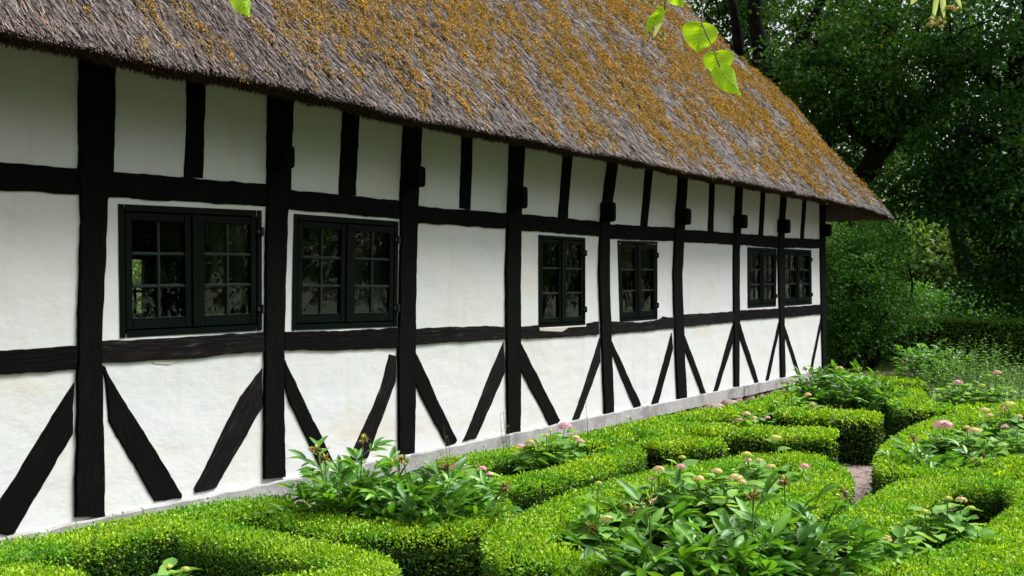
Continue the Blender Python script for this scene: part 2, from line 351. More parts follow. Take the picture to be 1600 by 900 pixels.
posts = [
 [(115,808),(119,540),(123,420),(124,305),(121,262),(122,82),(178,82),(175,264),(174,300),(166,312),(163,400),(157,540),(161,806)],
 [(411,748),(411,540),(414,340),(417,140),(456,150),(452,295),(447,340),(441,540),(443,745)],
 [(621,712),(620,540),(624,380),(624,300),(629,178),(658,185),(652,300),(649,380),(647,540),(645,709)],
 [(791,679),(788,430),(790,350),(796,208),(819,214),(812,350),(811,430),(811,677)],
 [(943,648),(938,530),(934,430),(936,345),(950,240),(964,248),(951,345),(950,430),(953,530),(957,646)],
 [(1057,624),(1053,540),(1050,430),(1052,385),(1060,262),(1073,265),(1066,385),(1064,430),(1067,540),(1071,622)],
 [(1146,609),(1144,400),(1149,286),(1159,289),(1154,400),(1153,607)],
 [(1219,592),(1214,400),(1219.5,302),(1227.5,305),(1222,400),(1225.5,590)],
 [(1284,578),(1280,400),(1280,314),(1288.5,317),(1288,400),(1290,576)],
]
for k, p in enumerate(posts):
    timber('post', p, .024, M_timber)
rails = [
 [(-330,213),(0,255),(122,263),(122,303),(0,297),(-330,264)],
 [(174,268),(414,288),(414,322),(166,308)],
 [(451,296),(622,314),(622,342),(447,327)],
 [(651,322),(791,333),(789,357),(649,348)],
 [(811,334),(936,346.5),(935,369),(811,360)],
 [(950,350),(1053,355.5),(1052,377),(950,373)],
 [(1065,358.5),(1146,364),(1146,382),(1065,378)],
 [(1154,365),(1214,369.5),(1214,387.5),(1154,382.5)],
 [(1221,371),(1281,374),(1281,388),(1221,387)],
 [(-330,580),(0,548),(119,541),(118,577),(0,585),(-330,622)],
 [(156,533),(300,526),(411,518),(411,548),(280,561),(155,567)],
 [(443,518),(540,517),(621,512),(621,543),(540,547),(443,547)],
 [(646,515),(690,511.5),(760,509),(788,511),(788,529),(700,535),(646,538.5)],
 [(811,510),(840,508),(841,516),(875,518),(885,511.5),(914,509),(916,505),(934,502),(934,522),(870,527),(811,529)],
 [(951,502),(1000,504),(1030,499),(1035,495),(1053,496),(1053,512),(1000,518),(952,522)],
 [(1065,491.5),(1110,489),(1146,486.5),(1146,503),(1110,506),(1066,510.5)],
 [(1153,484.5),(1190,483.5),(1217,482),(1217,496),(1190,498),(1153,500.5)],
 [(1223,480),(1282,476),(1282,490.5),(1223,496.5)],
]
for k, p in enumerate(rails):
    timber('rail', p, .017, M_timber_worn if k in (10, 12, 13, 14, 15) else M_timber)
braces = [
 [(115,597),(113,678),(20,834),(-33,834)],
 [(155,569),(164,573),(172,593),(284,772),(283,779),(241,783),(168,657),(165,600)],
 [(409,575),(408,637),(337,762),(304,770),(303,762),(375,620)],
 [(444,562),(522,725),(498,728),(450,625),(443,600)],
 [(608,553),(618,556),(617,596),(592,665),(573,716),(543,722),(570,662),(594,605)],
 [(646,548),(651,556),(713,688),(711,692),(697,697),(652,610),(647,598)],
 [(786,533),(788,582),(743,686),(722,690),(728,678),(762,592)],
 [(812,535),(874.5,656.5),(870,662),(858.6,667),(812,577)],
 [(936.6,527.5),(937.5,565),(903,655.6),(893,658.6),(908,615)],
 [(953,527.5),(975,575),(1000,631),(999,637),(991.5,640),(970,590),(955.5,553)],
 [(1048.5,520),(1051,544),(1027.5,631),(1016,634.6),(1032,580)],
 [(1065.5,514),(1101.7,612.5),(1101,617),(1096,618),(1067,541.7)],
 [(1144,508),(1145,533),(1120,611.7),(1113.6,612.5)],
 [(1155,504),(1186,600),(1179.7,600.5),(1156,530.6)],
 [(1215.5,504),(1216.4,518),(1199.7,596.7),(1195,597)],
 [(1224.7,505.5),(1250.6,586),(1245.5,586.7),(1225.5,525)],
 [(1281.7,497),(1282.5,508),(1268,582),(1263.6,584)],
]
for k, p in enumerate(braces):
    timber('brace', p, .012, M_timber_worn if k in (2, 4, 6, 8) else M_timber)
studs = [
 [(287,277),(291.5,116),(321.6,122),(316,279)],
 [(529,304),(535,162),(561,168),(555,306)],
 [(717.6,325),(721.6,192),(738,198),(734,327)],
 [(871.6,342),(880,228),(894,234),(885.5,343)],
 [(1000,353),(1009,250),(1020,255.5),(1010,353)],
 [(1105,363),(1108.5,276),(1116,279),(1113,363.5)],
 [(1185,368),(1189,292),(1195,296.6),(1191,368.5)],
 [(1250,374),(1254,307),(1259,310),(1255,374)],
]
for p in studs: timber('stud', p, .014)
# beam ends sticking out through the posts
for (xr, yt, yb, xc) in [(462, 228, 263, 437), (666, 260, 293, 641), (825.5, 291.7, 326, 803), (963, 316, 346.5, 944), (1081, 326, 351, 1060), (1169, 335.5, 357, 1150), (1236, 343, 364.5, 1218), (1300, 350, 369.5, 1284)]:
    e = .15
    s1 = onX(xr, yt, e)[1]; zt = onX(xr, yt, e)[2]; zb = onX(xr, yb, e)[2]; s0 = max(s1-.17, onX(xc, yt, 0)[1]-.09)
    b = MB(); w2 = (s1-s0)/2; h2 = (zt-zb)/2; sc, zc = (s0+s1)/2, (zt+zb)/2
    th = np.arange(24)*2*math.pi/24; pr = .32
    cx = np.sign(np.cos(th))*np.abs(np.cos(th))**pr*w2; cz = np.sign(np.sin(th))*np.abs(np.sin(th))**pr*h2
    jit = 1+rng.normal(size=24)*.02
    rings = []
    for X, k_ in ((-.05, 1), (e-.02, 1), (e-.004, .93), (e, .82)): rings.append(np.c_[np.full(24, X), sc+cx*k_*jit, zc+cz*k_*jit])
    i = np.arange(24); j = (i+1) % 24; q = np.vstack([np.stack([r*24+i, r*24+j, (r+1)*24+j, (r+1)*24+i], 1) for r in range(3)])
    b.add(np.vstack(rings), q); b.Q.setdefault((24, 0), []).append((72+i)[None])
    b.build('beam_end', M_timber, house)

# windows
WN = [  # corner pixels TL TR BR BL, panes per sash across
 ([(183,317.5),(408.5,328),(409,517),(186,529)], 2),
 ([(458,333),(622,345),(620,511),(455,517)], 2),
 ([(840.5,366),(914,371),(914,508),(841,512.5)], 1),
 ([(964,375),(1026.5,377),(1026.6,499),(968,503.5)], 1),
 ([(1167.5,385.5),(1213,388),(1212,479),(1168,481.5)], 2),
 ([(1223.5,388),(1267,390.5),(1268,475.5),(1223.5,478.5)], 2)]
holes = []
for (cs, nc) in WN:
    q = np.array([sz(*p) for p in cs]); TL, TR, BR, BL = q
    cen = q.mean(0); we = empty('window', (0, cen[0], cen[1])); put(we, house)
    Wd = np.linalg.norm(TR-TL); Hd = np.linalg.norm(TL-BL)
    holes.append((max(TL[0], BL[0])+.02, min(TR[0], BR[0])-.02, max(BL[1], BR[1])+.02, min(TL[1], TR[1])-.02))
    def uv(u, v, X):  # metres from the bottom-left corner
        a, b_ = u/Wd, v/Hd
        s_, z_ = (BL*(1-a)+BR*a)*(1-b_) + (TL*(1-a)+TR*a)*b_
        return (X, s_, z_)
    def bar(mb, u0, u1, v0, v1, xa, xb, ch=0, m=0):
        V = [uv(u0, v0, xa), uv(u0, v1, xa), uv(u1, v1, xa), uv(u1, v0, xa), uv(u0+ch, v0+ch, xb), uv(u0+ch, v1-ch, xb), uv(u1-ch, v1-ch, xb), uv(u1-ch, v0+ch, xb)]
        mb.add(V, [(3,2,1,0)[::-1], (4,5,6,7)[::-1], (0,1,5,4)[::-1], (1,2,6,5)[::-1], (2,3,7,6)[::-1], (3,0,4,7)[::-1]], m)
    FW = .045 if nc == 2 and Wd > .9 else .035
    fr = MB()   # outer frame + centre mullion
    bar(fr, 0, FW, 0, Hd, -.11, .008, .004); bar(fr, Wd-FW, Wd, 0, Hd, -.11, .008, .004)
    bar(fr, FW, Wd-FW, 0, FW, -.11, .006, .004); bar(fr, FW, Wd-FW, Hd-FW, Hd, -.11, .006, .004)
    bar(fr, Wd/2-.026, Wd/2+.026, FW, Hd-FW, -.10, .013, .004)
    fo = fr.build('frame', M_green, we)
    for side in (0, 1):
        u0 = FW+.003 if side == 0 else Wd/2+.028; u1 = Wd/2-.028 if side == 0 else Wd-FW-.003
        v0, v1 = FW+.003, Hd-FW-.003; st = .048 if Wd > .9 else .036
        sa = MB(); xa, xb = -.022, .004
        bar(sa, u0, u0+st, v0, v1, xa, xb, .003); bar(sa, u1-st, u1, v0, v1, xa, xb, .003)
        bar(sa, u0+st, u1-st, v1-st, v1, xa, xb-.002, .003); bar(sa, u0+st, u1-st, v0, v0+st*1.25, xa, xb-.002, .003)
        gu0, gu1, gv0, gv1 = u0+st, u1-st, v0+st*1.25, v1-st
        bh = .010
        for r_ in (1, 2):
            vv = gv0+(gv1-gv0)*r_/3; bar(sa, gu0, gu1, vv-bh, vv+bh, xa+.004, xb-.004, .003, 1)
        if nc == 2: 
            uu = (gu0+gu1)/2; bar(sa, uu-bh, uu+bh, gv0, gv1, xa+.005, xb-.005, .003, 1)
        # weathered putty lips at the bottom of the panes
        bar(sa, gu0, gu1, gv0, gv0+.006, xa+.006, xb-.003, .002, 1)
        s_o = sa.build('sash', [M_green, M_greenl], we)
        for cu in range(nc):
            for rv in range(3):
                a0 = gu0+(gu1-gu0)*cu/nc; a1 = gu0+(gu1-gu0)*(cu+1)/nc; b0 = gv0+(gv1-gv0)*rv/3; b1 = gv0+(gv1-gv0)*(rv+1)/3
                tl_ = rng.normal()*.0016; tw_ = rng.normal()*.0016    # old panes never sit quite true
                V = [uv(a0, b0, -.014-tl_), uv(a1, b0, -.014+tl_+tw_), uv(a1, b1, -.014+tl_), uv(a0, b1, -.014-tl_+tw_)]
                g_ = build('pane', V, [np.array([[0, 1, 2, 3]])], M_glass, we)
    # hinges
    for v in (.18, .82):
        hb = MB(); bar(hb, Wd-.018, Wd+.006, Hd*v-.03, Hd*v+.03, .0, .024, .003); bar(hb, Wd-.05, Wd-.018, Hd*v-.012, Hd*v+.012, .006, .016, .002)
        hb.build('hinge', M_iron, we)
    # curtain edge inside, right-hand side of each window
    cb = MB(); uu = np.linspace(Wd*.86, Wd*1.1, 14)
    V = []
    for kk, u in enumerate(uu):
        X = -.30 - .025*(kk % 2); V += [uv(u, -.05, X), uv(u, Hd+.05, X)]
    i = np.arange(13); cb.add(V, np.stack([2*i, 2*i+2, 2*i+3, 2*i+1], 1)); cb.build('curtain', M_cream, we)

# plaster front with the openings left out
def wallgrid(name, X, smin, smax, zmin, zmax, holes, m, step=.06, amp=.0022, flip=False):
    def axis(a, b, cuts):
        g = list(np.linspace(a, b, max(2, int((b-a)/step)))); g = [v for v in g if all(abs(v-c) > step*.35 for c in cuts)] + [c for c in cuts if a < c < b]
        return np.array(sorted(g))
    S = axis(smin, smax, [h for q in holes for h in q[:2]]); Zs = axis(zmin, zmax, [h for q in holes for h in q[2:]])
    SS, ZZ = np.meshgrid(S, Zs, indexing='ij')
    XX = X + (fbm(SS*1.7, ZZ*1.7, 11)-.5)*2*amp*1.6 + (fbm(SS*7, ZZ*7, 12)-.5)*amp
    ns, nz = len(S), len(Zs); i, j = np.meshgrid(np.arange(ns-1), np.arange(nz-1), indexing='ij'); i = i.ravel(); j = j.ravel()
    sc = (S[i]+S[i+1])/2; zc = (Zs[j]+Zs[j+1])/2; keep = np.ones(len(i), bool)
    for (a, b, c, d) in holes: keep &= ~((sc > a) & (sc < b) & (zc > c) & (zc < d))
    i = i[keep]; j = j[keep]; f = np.stack([i*nz+j, (i+1)*nz+j, (i+1)*nz+j+1, i*nz+j+1], 1)
    if flip: f = f[:, ::-1]
    return np.stack([XX, SS, ZZ], -1).reshape(-1, 3), f
V, f = wallgrid('wall', 0, -4, SEND, Z0-.03, 3.35, holes, M_plaster)
wb = MB(); wb.add(V, f, 0)
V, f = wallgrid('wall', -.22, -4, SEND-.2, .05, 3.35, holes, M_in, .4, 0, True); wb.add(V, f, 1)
for (a, b, c, d) in holes:
    for (p, q) in (((a, c), (a, d)), ((a, d), (b, d)), ((b, d), (b, c)), ((b, c), (a, c))):
        wb.add([(-.01, *p), (-.01, *q), (-.22, *q), (-.22, *p)], [(0, 1, 2, 3)], 0)
wo = wb.build('wall', [M_plaster, M_in], house); wo['label'] = 'limewashed plaster infill'
# gable ends, back wall with a window that lets the garden show through, partitions, ceiling
A = onX(203, 405, -7.0); B = onX(226, 405, -7.0); Cc = onX(205, 490, -7.0)
hb = (A[1], B[1], Cc[2], A[2])
V, f = wallgrid('x', -7.07, -4, SEND, 0, 3.35, [hb], M_plaster, .5, 0, True)
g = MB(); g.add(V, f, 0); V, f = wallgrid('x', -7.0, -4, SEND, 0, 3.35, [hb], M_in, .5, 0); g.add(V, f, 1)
for (p, q) in (((hb[0], hb[2]), (hb[0], hb[3])), ((hb[0], hb[3]), (hb[1], hb[3])), ((hb[1], hb[3]), (hb[1], hb[2])), ((hb[1], hb[2]), (hb[0], hb[2]))):
    g.add([(-7.0, *p), (-7.0, *q), (-7.07, *q), (-7.07, *p)], [(0, 1, 2, 3)], 1)
g.build('back_wall', [M_plaster, M_in], house)
bw = MB(); zc = (hb[2]+hb[3])/2; sc_ = (hb[0]+hb[1])/2
bw.box((-7.06, hb[0], zc-.02), (-7.04, hb[1], zc+.02)); bw.box((-7.06, hb[0], hb[2]+.28), (-7.04, hb[1], hb[2]+.31)); bw.box((-7.06, sc_-.02, hb[2]), (-7.04, sc_+.02, zc))
bw.build('back_window_bars', M_green, house)
g = MB(); g.box((-7.19, SEND-.2, 0), (-.012, SEND-.03, 3.3)); g.box((-7.19, -4.0, 0), (-.012, -3.8, 3.3)); g.build('gable_wall', M_plaster, house)
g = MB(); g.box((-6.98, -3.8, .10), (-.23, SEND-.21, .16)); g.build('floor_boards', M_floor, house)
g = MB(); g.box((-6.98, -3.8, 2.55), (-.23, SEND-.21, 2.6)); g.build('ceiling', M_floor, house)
# plinth
g = MB(); ss = np.arange(-4, SEND+.02, 1.15)
for a in ss:
    b_ = min(a+1.146, SEND+.03); o1 = rng.normal()*.004
    n = 14; S = np.linspace(a, b_, n); top = Z0-.002+rng.normal(size=n)*.003; bot = .165+rng.normal(size=n)*.006; xo = .035+o1+rng.normal(size=n)*.002
    V = np.vstack([np.c_[np.full(n, -.15), S, bot], np.c_[xo, S, bot], np.c_[xo, S, top-.008], np.c_[xo-.008, S, top], np.c_[np.full(n, -.02), S, top]])
    i = np.arange(n-1); fs = []
    for r in range(4): fs.append(np.stack([r*n+i, r*n+i+1, (r+1)*n+i+1, (r+1)*n+i], 1))
    fs = np.vstack(fs); g.add(V, fs[:, ::-1] if False else fs)
    for e_ in (0, n-1): g.add(V[[e_, n+e_, 3*n+e_, 4*n+e_]], [(0, 1, 2, 3)])
po = g.build('plinth', M_plinth, house)
# pale mortar patch under the third window
timber('mortar_patch', [(840,512.5),(914,508.5),(914,510.5),(886,512.5),(876,519),(841,517.5)], .0185, M_sill, amp=.001)

timber('mortar_patch', [(230,560.5),(282,557),(278,566),(262,571),(240,569)], .0045, M_sill, amp=.002)
# foundation boulders (lie under the plinth)
def boulder(c, r, seed):
    rs = np.random.default_rng(seed); nu, nv = 18, 12; V = []
    for a in range(nv+1):
        for b in range(nu):
            ph = math.pi*a/nv; t = 2*math.pi*b/nu
            d = np.array([math.sin(ph)*math.cos(t), math.sin(ph)*math.sin(t), math.cos(ph)])
            k_ = 1 + .22*(vnoise(d[0]*1.6+seed, d[1]*1.6+d[2]*1.3, seed)-.5) + .08*(vnoise(d[0]*5, d[1]*5+d[2]*4, seed)-.5)
            V.append(np.array(c) + d*np.array(r)*k_)
    i, j = np.meshgrid(np.arange(nv), np.arange(nu), indexing='ij'); i = i.ravel(); j = j.ravel(); j2 = (j+1) % nu
    return V, np.stack([i*nu+j, (i+1)*nu+j, (i+1)*nu+j2, i*nu+j2], 1)
s_ = -3.8; k = 0; g = MB()
while s_ < SEND-.2:
    r = .16+.12*rng.random(); s_ += r*.9
    V, f = boulder((-.11, s_, .09), (.15, r, .12), k); g.add(V, f); s_ += r*.95; k += 1
fo = g.build('foundation', M_stone, house, smooth=True)
for k, (x, y, r, lb) in enumerate([(1117, 640, .15, 'broad reddish fieldstone lying below the plinth where the box hedge starts'), (1140, 634, .11, 'smaller fieldstone below the plinth, just right of the broad reddish one')]):
    p = onX(x, y, .16); V, f = boulder((p[0], p[1], p[2]-.02), (.12, r*1.3, .10), 50+k)
    o = build('fieldstone', V, [f], M_stone, smooth=True, loc=(p[0], p[1], 0)); tag(o, lb, 'stone', 'fieldstones at the foot of the wall')

# ---------------------------------------------------------------- thatched roof
BETA = R(50); CB, SB = math.cos(BETA), math.sin(BETA); XL = .62; QMAX = (XL+3.5)/CB
hipq = [0, .8, 1.7, 2.6, 3.4, 4.3, 5.2, QMAX]
def ray_roof(x, y):
    d = pdir(x, y); # plane: z = zl + (XL-x)*tanb
    t = math.tan(BETA); kk = (2.77 + (XL-PX)*t - EYE)/(d[2]+d[0]*t); p = CAM + d*kk
    return (XL-p[0])/CB, p[1]
hp = [ray_roof(*p) for p in [(1402, 341), (1370, 302), (1330, 262), (1290, 218), (1250, 167), (1200, 120), (1150, 84), (1100, 34), (1062, 0)]]
HQ = np.array([h[0] for h in hp]); HS = np.array([h[1] for h in hp]); oo = np.argsort(HQ); HQ = HQ[oo]; HS = HS[oo]
def send(q): return np.interp(q, np.r_[HQ, QMAX+.1], np.r_[HS, HS[-1]-1.0])
def zlip(s): return 2.765 + .022*(fbm(s*.9, 0*s, 21)-.5)*2 + .010*(vnoise(s*5, 0*s, 22)-.5)*2 - .085*np.clip((s-16.2)/2.2, 0, 1)**1.5
def bulge(s, q): return .05*(fbm(s*.7, q*.7, 31)-.5) + .022*(fbm(s*3.2, q*1.6, 32)-.5)
SST = -4.5
def roofpt(s, q, off=0.):
    b = bulge(s, q)+off
    r_ = np.clip(1-q/.12, 0, 1)     # rounded lip
    x = XL - q*CB + b*SB - .03*r_**2; z = zlip(s) + q*SB + b*CB - .012*r_**2
    return np.stack([x, s + 0*q, z], -1)
nq, nsn = 90, 330; qs = np.linspace(0, 1, nq)**1.3*QMAX
U = np.linspace(0, 1, nsn)
V = []
prof = [(-.15, .62), (.40, .000), (.52, -.014), (.59, -.004)]   # underside, inner to lip (x, dz)
for (px_, dz) in prof:
    s = SST + (send(0)-.03-SST)*U; V.append(np.stack([px_+.012*(vnoise(s*3, 0*s+px_*9, 4)-.5), s, zlip(s)+dz+.012*(vnoise(s*9, 0*s+px_*9, 5)-.5)], -1))
for q in qs:
    s = SST + (send(q)-SST)*U; V.append(roofpt(s, np.full(nsn, q)))
V = np.array(V); nr = len(V); i, j = np.meshgrid(np.arange(nr-1), np.arange(nsn-1), indexing='ij'); i = i.ravel(); j = j.ravel()
f = np.stack([i*nsn+j, i*nsn+j+1, (i+1)*nsn+j+1, (i+1)*nsn+j], 1)
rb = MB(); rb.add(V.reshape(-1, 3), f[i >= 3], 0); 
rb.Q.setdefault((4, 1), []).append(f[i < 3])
# far hip face, back slope, near end, flat underside of the far overhang
qe = np.linspace(0, QMAX, 40); Fp = roofpt(send(qe), qe); Bp = Fp.copy(); Bp[:, 0] = -7.0-Fp[:, 0]
for a in range(39): rb.add([Fp[a], Bp[a], Bp[a+1], Fp[a+1]], [(0, 1, 2, 3)], 0)
rb.add([(-7.6, SST, 2.77), (-7.6, 18.4, 2.77), (-3.5, 14.5, 7.68), (-3.5, SST, 7.68)], [(0, 3, 2, 1)], 0)
rb.add([(.6, SST, 2.77), (-7.6, SST, 2.77), (-3.5, SST, 7.68)], [(0, 1, 2)], 0)
ye = float(send(0)); zl = float(zlip(np.array([18.3]))[0])
n = 30; xs = np.linspace(.5, -7.5, n)
und = []
for (yy, zz) in ((ye-.01, zl+.012), (ye-.10, zl-.028), (ye-.45, zl-.02), (SEND+.03, zl+.10)):
    und.append(np.c_[xs, yy+.02*(vnoise(xs*2, 0*xs+yy, 3)-.5)*(xs < .4), zz+.015*(vnoise(xs*4, 0*xs+yy, 5)-.5)])
und = np.array(und); i, j = np.meshgrid(np.arange(3), np.arange(n-1), indexing='ij'); i = i.ravel(); j = j.ravel()
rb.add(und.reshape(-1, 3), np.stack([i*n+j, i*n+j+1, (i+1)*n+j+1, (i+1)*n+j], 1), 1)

# reed strands on the weather side
def strands(n, L0, L1, W0, W1, qlo=0., qhi=5.4, slo=1.2, jit=.16, power=1.):
    s = slo + (18.5-slo)*rng.random(n)**power; q = qlo + (qhi-qlo)*rng.random(n)
    ok = (s < send(q)+.02); s = s[ok]; q = q[ok]; n = len(s)
    P = roofpt(s, q, -.004); a = rng.normal(size=n)*jit
    dn = np.stack([np.full(n, CB), np.zeros(n), np.full(n, -SB)], -1); sd_ = np.array([0, 1., 0]); up = np.array([SB, 0, CB])
    T = unit(dn*np.cos(a)[:, None] + sd_*np.sin(a)[:, None] + up*rng.uniform(.02, .20, n)[:, None])
    return quad_strip(P, T, np.broadcast_to(up, T.shape)+rng.normal(size=(n, 3))*.35, np.minimum(rng.uniform(L0, L1, n), q+rng.uniform(.004, .028, n)), rng.uniform(W0, W1, n))
def quad_strip(P, T, N, L, W):
    T = unit(T); S = unit(np.cross(T, N)); n = len(P); L = L[:, None]; W = W[:, None]
    V = np.stack([P-S*W*.5, P+S*W*.5, P+T*L+S*W*.35, P+T*L-S*W*.35], 1).reshape(-1, 3)
    return V, (np.arange(n)*4)[:, None]+np.array([[0, 1, 2, 3]])
for args in ((120000, .06, .15, .004, .008, 0, 2.6, 1.2, .16, 1.25), (110000, .06, .14, .006, .011, 0, 5.6, 4, .16, 1.), (26000, .05, .11, .004, .008, 0, .16, 1.2, .2, 1.1), (5000, .10, .22, .003, .006, 0, 4., 1.2, .55, 1.)):
    V, f = strands(*args); rb.add(V, f, 2)
# cut reed ends under the lip and the ragged fringe
n = 60000; s = 1.2+17.1*rng.random(n)**1.2; t = rng.random(n)
P = np.stack([.40+.21*t, s, zlip(s)-.012+.006*(t > .8)], -1)
T = unit(np.stack([.35+.25*rng.normal(size=n), .25*rng.normal(size=n), -.75+.2*rng.normal(size=n)], -1))
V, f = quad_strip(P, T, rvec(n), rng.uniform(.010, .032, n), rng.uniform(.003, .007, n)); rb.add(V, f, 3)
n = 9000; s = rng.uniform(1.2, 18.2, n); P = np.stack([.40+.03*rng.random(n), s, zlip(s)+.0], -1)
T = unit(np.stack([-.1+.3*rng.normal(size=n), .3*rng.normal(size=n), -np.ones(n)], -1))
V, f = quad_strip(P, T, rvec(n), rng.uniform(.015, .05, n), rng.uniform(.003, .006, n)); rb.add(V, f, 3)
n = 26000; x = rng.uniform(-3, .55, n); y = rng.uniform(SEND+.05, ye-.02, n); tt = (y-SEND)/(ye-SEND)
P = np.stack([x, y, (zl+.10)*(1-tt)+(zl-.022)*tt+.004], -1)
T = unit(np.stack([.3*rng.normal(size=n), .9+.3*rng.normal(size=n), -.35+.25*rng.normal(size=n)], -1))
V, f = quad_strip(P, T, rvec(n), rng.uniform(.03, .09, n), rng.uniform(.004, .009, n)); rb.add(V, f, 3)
# reeds along the hip / verge so its outline is ragged
n = 16000; q = rng.random(n)*5.6; s = send(q)-rng.random(n)**2*.25
P = roofpt(s, q, -.01); T = unit(np.stack([np.full(n, CB)+.1*rng.normal(size=n), .25+.2*rng.normal(size=n), np.full(n, -SB)+.15*rng.normal(size=n)], -1))
V, f = quad_strip(P, T, rvec(n)*.5+np.array([SB, .3, CB]), rng.uniform(.05, .12, n), rng.uniform(.005, .01, n)); rb.add(V, f, 2)
roof = rb.build('roof', [M_thatch, M_thatchu, M_reed, M_reedu], house); roof['label'] = 'weathered grey reed thatch'

# moss tufts
n = 46000
s = 1.5+17*rng.random(n)**1.1; q = .03+5.5*rng.random(n)
m_ = fbm(s*1.1+q*.25, q*.55, 41, 3)*.24 + fbm(s*7, q*2.2, 43, 3)*.76
bias = .585 - .10*np.clip((q-.15)/1.0, 0, 1) + .26*np.clip(1-(s-1.2-q*.9)/3.6, 0, 1) + .05*np.clip((s-15.2)/2.5, 0, 1) + .055*np.clip((s-9)/5, 0, 1) + .08*np.clip(1-q/.3, 0, 1) + .03*np.clip((q-3)/1.5, 0, 1)
ok = (m_ > bias-.025+rng.normal(size=n)*.085) & (rng.random(n) < .9) & (s < send(q)-.01); s = s[ok]; q = q[ok]
n = len(s); print('moss tufts', n)
K = 30; dist = np.sqrt(s**2+30); cs_ = (.013+.0007*dist)*rng.uniform(.6, 1.5, n); cs_ = np.repeat(cs_, K); sz_ = np.repeat(.0060+.00055*dist, K)
base = roofpt(s, q, .0); base = np.repeat(base, K, 0); nn = len(base)
dn = np.array([CB, 0, -SB]); up = np.array([SB, 0, CB])
g1 = rng.normal(size=nn); g2 = rng.normal(size=nn)
P = base + dn*(g1*1.7*cs_)[:, None] + np.array([0, 1., 0])*(g2*.62*cs_)[:, None] + up*(2.0*cs_*np.exp(-.5*(g1**2+g2**2))*rng.uniform(.5, 1.1, nn))[:, None]
T = unit(dn*.9+rng.normal(size=(nn, 3))*.5); Nn = unit(up+rng.normal(size=(nn, 3))*.6)
V, f = quadleaf(P, T, Nn, sz_*rng.uniform(1.1, 2.0, nn), sz_*rng.uniform(.6, 1.0, nn), -.25)
mo = build('moss', V, f, M_moss, roof); mo['label'] = 'orange ochre moss tufts'

